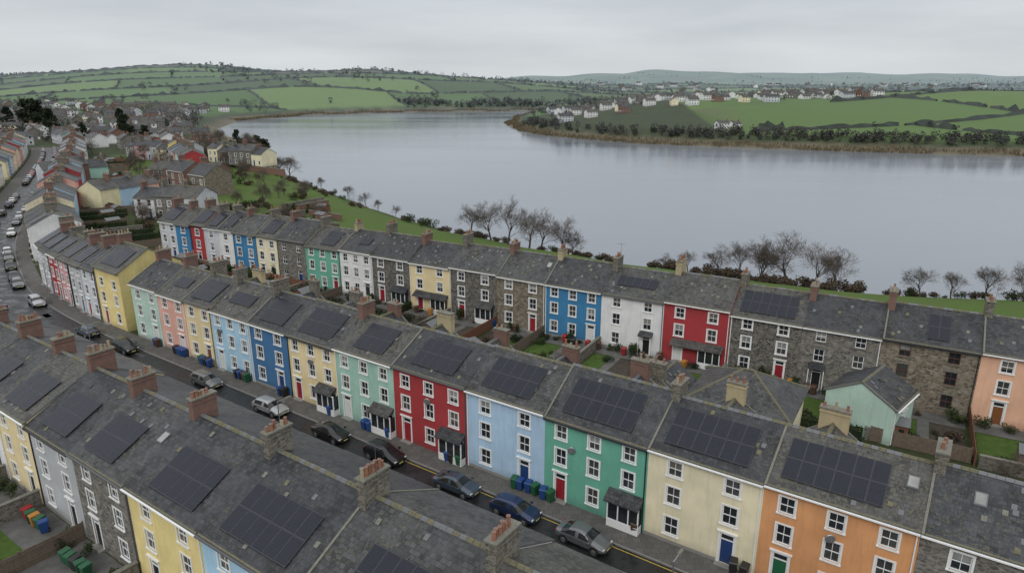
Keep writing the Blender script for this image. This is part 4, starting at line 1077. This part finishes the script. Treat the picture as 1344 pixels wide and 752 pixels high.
# ------------------------------------------------------------------ bins, lamps, dishes
BINC={'green':(.015,.09,.04),'blue':(.015,.055,.19),'black':(.02,.02,.02),'red':(.28,.02,.02),'orange':(.4,.17,.03),'brown':(.08,.045,.03)}
def bin_mesh(cn):
    m_=plain('bin_'+cn,BINC[cn],.45); q=MB()
    q.hexa([(-.22,-.26,.08),(.22,-.26,.08),(.22,.24,.08),(-.22,.24,.08),(-.28,-.34,.98),(.28,-.34,.98),(.28,.32,.98),(-.28,.32,.98)])
    q.hexa([(-.30,-.38,.98),(.30,-.38,.98),(.30,.34,.98),(-.30,.34,.98),(-.27,-.33,1.05),(.27,-.33,1.05),(.27,.34,1.09),(-.27,.34,1.09)])
    q.box(-.25,.34,.93,.25,.40,.98)
    for sx in (-.25,.25): q.cyl(.28,.1,sx-.03,sx+.03,.1,.1,1,10,'x')
    return q.mesh('wheelie_bin',[m_,M_TYRE])
BIN={k:bin_mesh(k) for k in BINC}
def wb(x,y,c_,z=.115): obj('wheelie_bin',BIN[c_],None,(x,y,z),ang+R.uniform(-.3,.3))
for s in [x[0] for x in A if x[0]>-20 and x[0]<75]:
    n=R.randint(1,4)
    for i in range(n):
        x,y=SN(s+.6+i*.68+R.uniform(-.1,.1),-.55+R.uniform(-.1,.1)); wb(x,y,R.choice(['green','blue','black','blue','blue','brown','black']))
for s,n,c_ in [(8.2,-.6,'green'),(8.9,-.6,'blue'),(29.5,-.7,'blue'),(30.2,-.7,'blue')]: x,y=SN(s,n); wb(x,y,c_)
for i in range(16):
    x,y=CL(R.uniform(-20,60),-R.uniform(1,2)); wb(x,y,R.choice(list(BINC)),.04)
for s in (9.4,18.4,27.2,35.2,42.7,49.4):
    wf=R.random()<.6
    wall_seg(SN(s,-25.2),SN(s,-36),1.6,'garden_wall' if wf else 'wooden_fence',M_GW if wf else M_WOOD)
sheet('yard',[SN(60,-36),SN(60,-25.1),SN(0,-25.1),SN(0,-36)],.015,M_PATIO)
sheet('lawn',[SN(42,-35),SN(42,-28.5),SN(36,-28.5),SN(36,-35)],.03,M_LAWN); sheet('lawn',[SN(26,-35),SN(26,-29.5),SN(20,-29.5),SN(20,-35)],.03,M_LAWN)
for i in range(5): x,y=SN(33.6-i*.72,-27.2+R.uniform(-.1,.1)); wb(x,y,['green','green','black','green','green'][i],.02)
for i in range(5): x,y=SN(41.8-i*.75,-26.6+R.uniform(-.1,.1)); wb(x,y,['red','green','orange','green','blue'][i],.02)
for i,c_ in enumerate(['orange','green','black','blue','green']):
    x,y=SN(R.uniform(43.5,50),-R.uniform(26,30)); wb(x,y,c_,.02)
for i in range(22): x,y=SN(R.uniform(20,52),-R.choice([R.uniform(26,27),R.uniform(30,35)])); bush(x,y,R.uniform(.4,.9),z=0)
def lamp(s,o):
    p_,g,r_=along(s); q_=p_+r_*o; q=MB(); q.cyl(0,0,0,1.2,.11,.09,0,10); q.cyl(0,0,1.2,6.6,.06,.045,0,8)
    q.box(-.025,0,6.5,.025,1.1,6.56,0); q.hexa([(-.12,.8,6.48),(.12,.8,6.48),(.10,1.45,6.50),(-.10,1.45,6.50),(-.09,.85,6.62),(.09,.85,6.62),(.07,1.4,6.6),(-.07,1.4,6.6)],1)
    q.build('street_lamp',[M_METAL,M_COPE],None,loc=(q_[0],q_[1],.115),rot=math.atan2(r_[1]*(-1 if o>0 else 1),r_[0]*(-1 if o>0 else 1))-math.pi/2)
for s,o in ((31,-4.1),(66,-4.1),(-6,-4.1),(102,3.9),(140,-4.1),(180,3.9),(225,-4.1)): lamp(s,o)
for s in (6.5,22,38.5,55,-13):
    x,y=SN(s,-.28); q=MB(); q.cyl(0,0,-.02,.03,.28,.33,0,14,'y'); q.box(-.02,-.3,-.02,.02,0,.02,0); q.box(-.02,0,-.3,.02,.26,-.26,0)
    q.build('satellite_dish',[M_METAL],None,loc=(x,y,5.3),rot=ang+.4)

# ------------------------------------------------------------------ world + light + camera
w=bpy.data.worlds.new('World'); scene.world=w; w.use_nodes=True; nt=w.node_tree; nt.nodes.clear()
out=nt.nodes.new('ShaderNodeOutputWorld')
el,az=math.radians(42),math.radians(200)
sky=nd(nt,'ShaderNodeTexSky'); sky.sky_type='NISHITA'; sky.sun_disc=False; sky.sun_elevation=el; sky.sun_rotation=az
b1=nd(nt,'ShaderNodeBackground',None,Strength=.08); nt.links.new(sky.outputs[0],b1.inputs[0])
tc=nd(nt,'ShaderNodeTexCoord'); sx=nd(nt,'ShaderNodeSeparateXYZ'); nt.links.new(tc.outputs['Generated'],sx.inputs[0])
g=ramp(nt,sx.outputs[2],[(0,(.66,.695,.725)),(.04,(.65,.685,.715)),(.10,(.62,.655,.69)),(.3,(.88,.91,.94)),(1.,(1.3,1.32,1.34))])
nz=noise(nt,mapping(nt,tc.outputs['Generated'],(2.2,2.2,14)),1.4,6,.5)
g2=mixc(nt,1.,g,ramp(nt,nz,[(.3,(.86,.87,.885)),(.5,(.98,.98,.985)),(.7,(1.08,1.08,1.075))]),'MULTIPLY')
b2=nd(nt,'ShaderNodeBackground',None,Strength=1.); nt.links.new(g2,b2.inputs[0])
mx=nt.nodes.new('ShaderNodeMixShader'); mx.inputs[0].default_value=.93; nt.links.new(b1.outputs[0],mx.inputs[1]); nt.links.new(b2.outputs[0],mx.inputs[2]); nt.links.new(mx.outputs[0],out.inputs[0])
L=bpy.data.lights.new('sun','SUN'); L.energy=1.0; L.angle=math.radians(25); L.color=(1,.98,.95); lo=obj('sun',L)
lo.rotation_euler=(math.radians(48),0,math.radians(-20))
cam=bpy.data.cameras.new('camera'); cam.lens=24; cam.sensor_width=36; cam.clip_end=20000; cam.clip_start=.5
co=obj('camera',cam); co.location=(0,0,34); co.rotation_euler=(math.radians(90-16.8),0,0); scene.camera=co
print('built',time.time()-T0,'objects',len(bpy.data.objects))
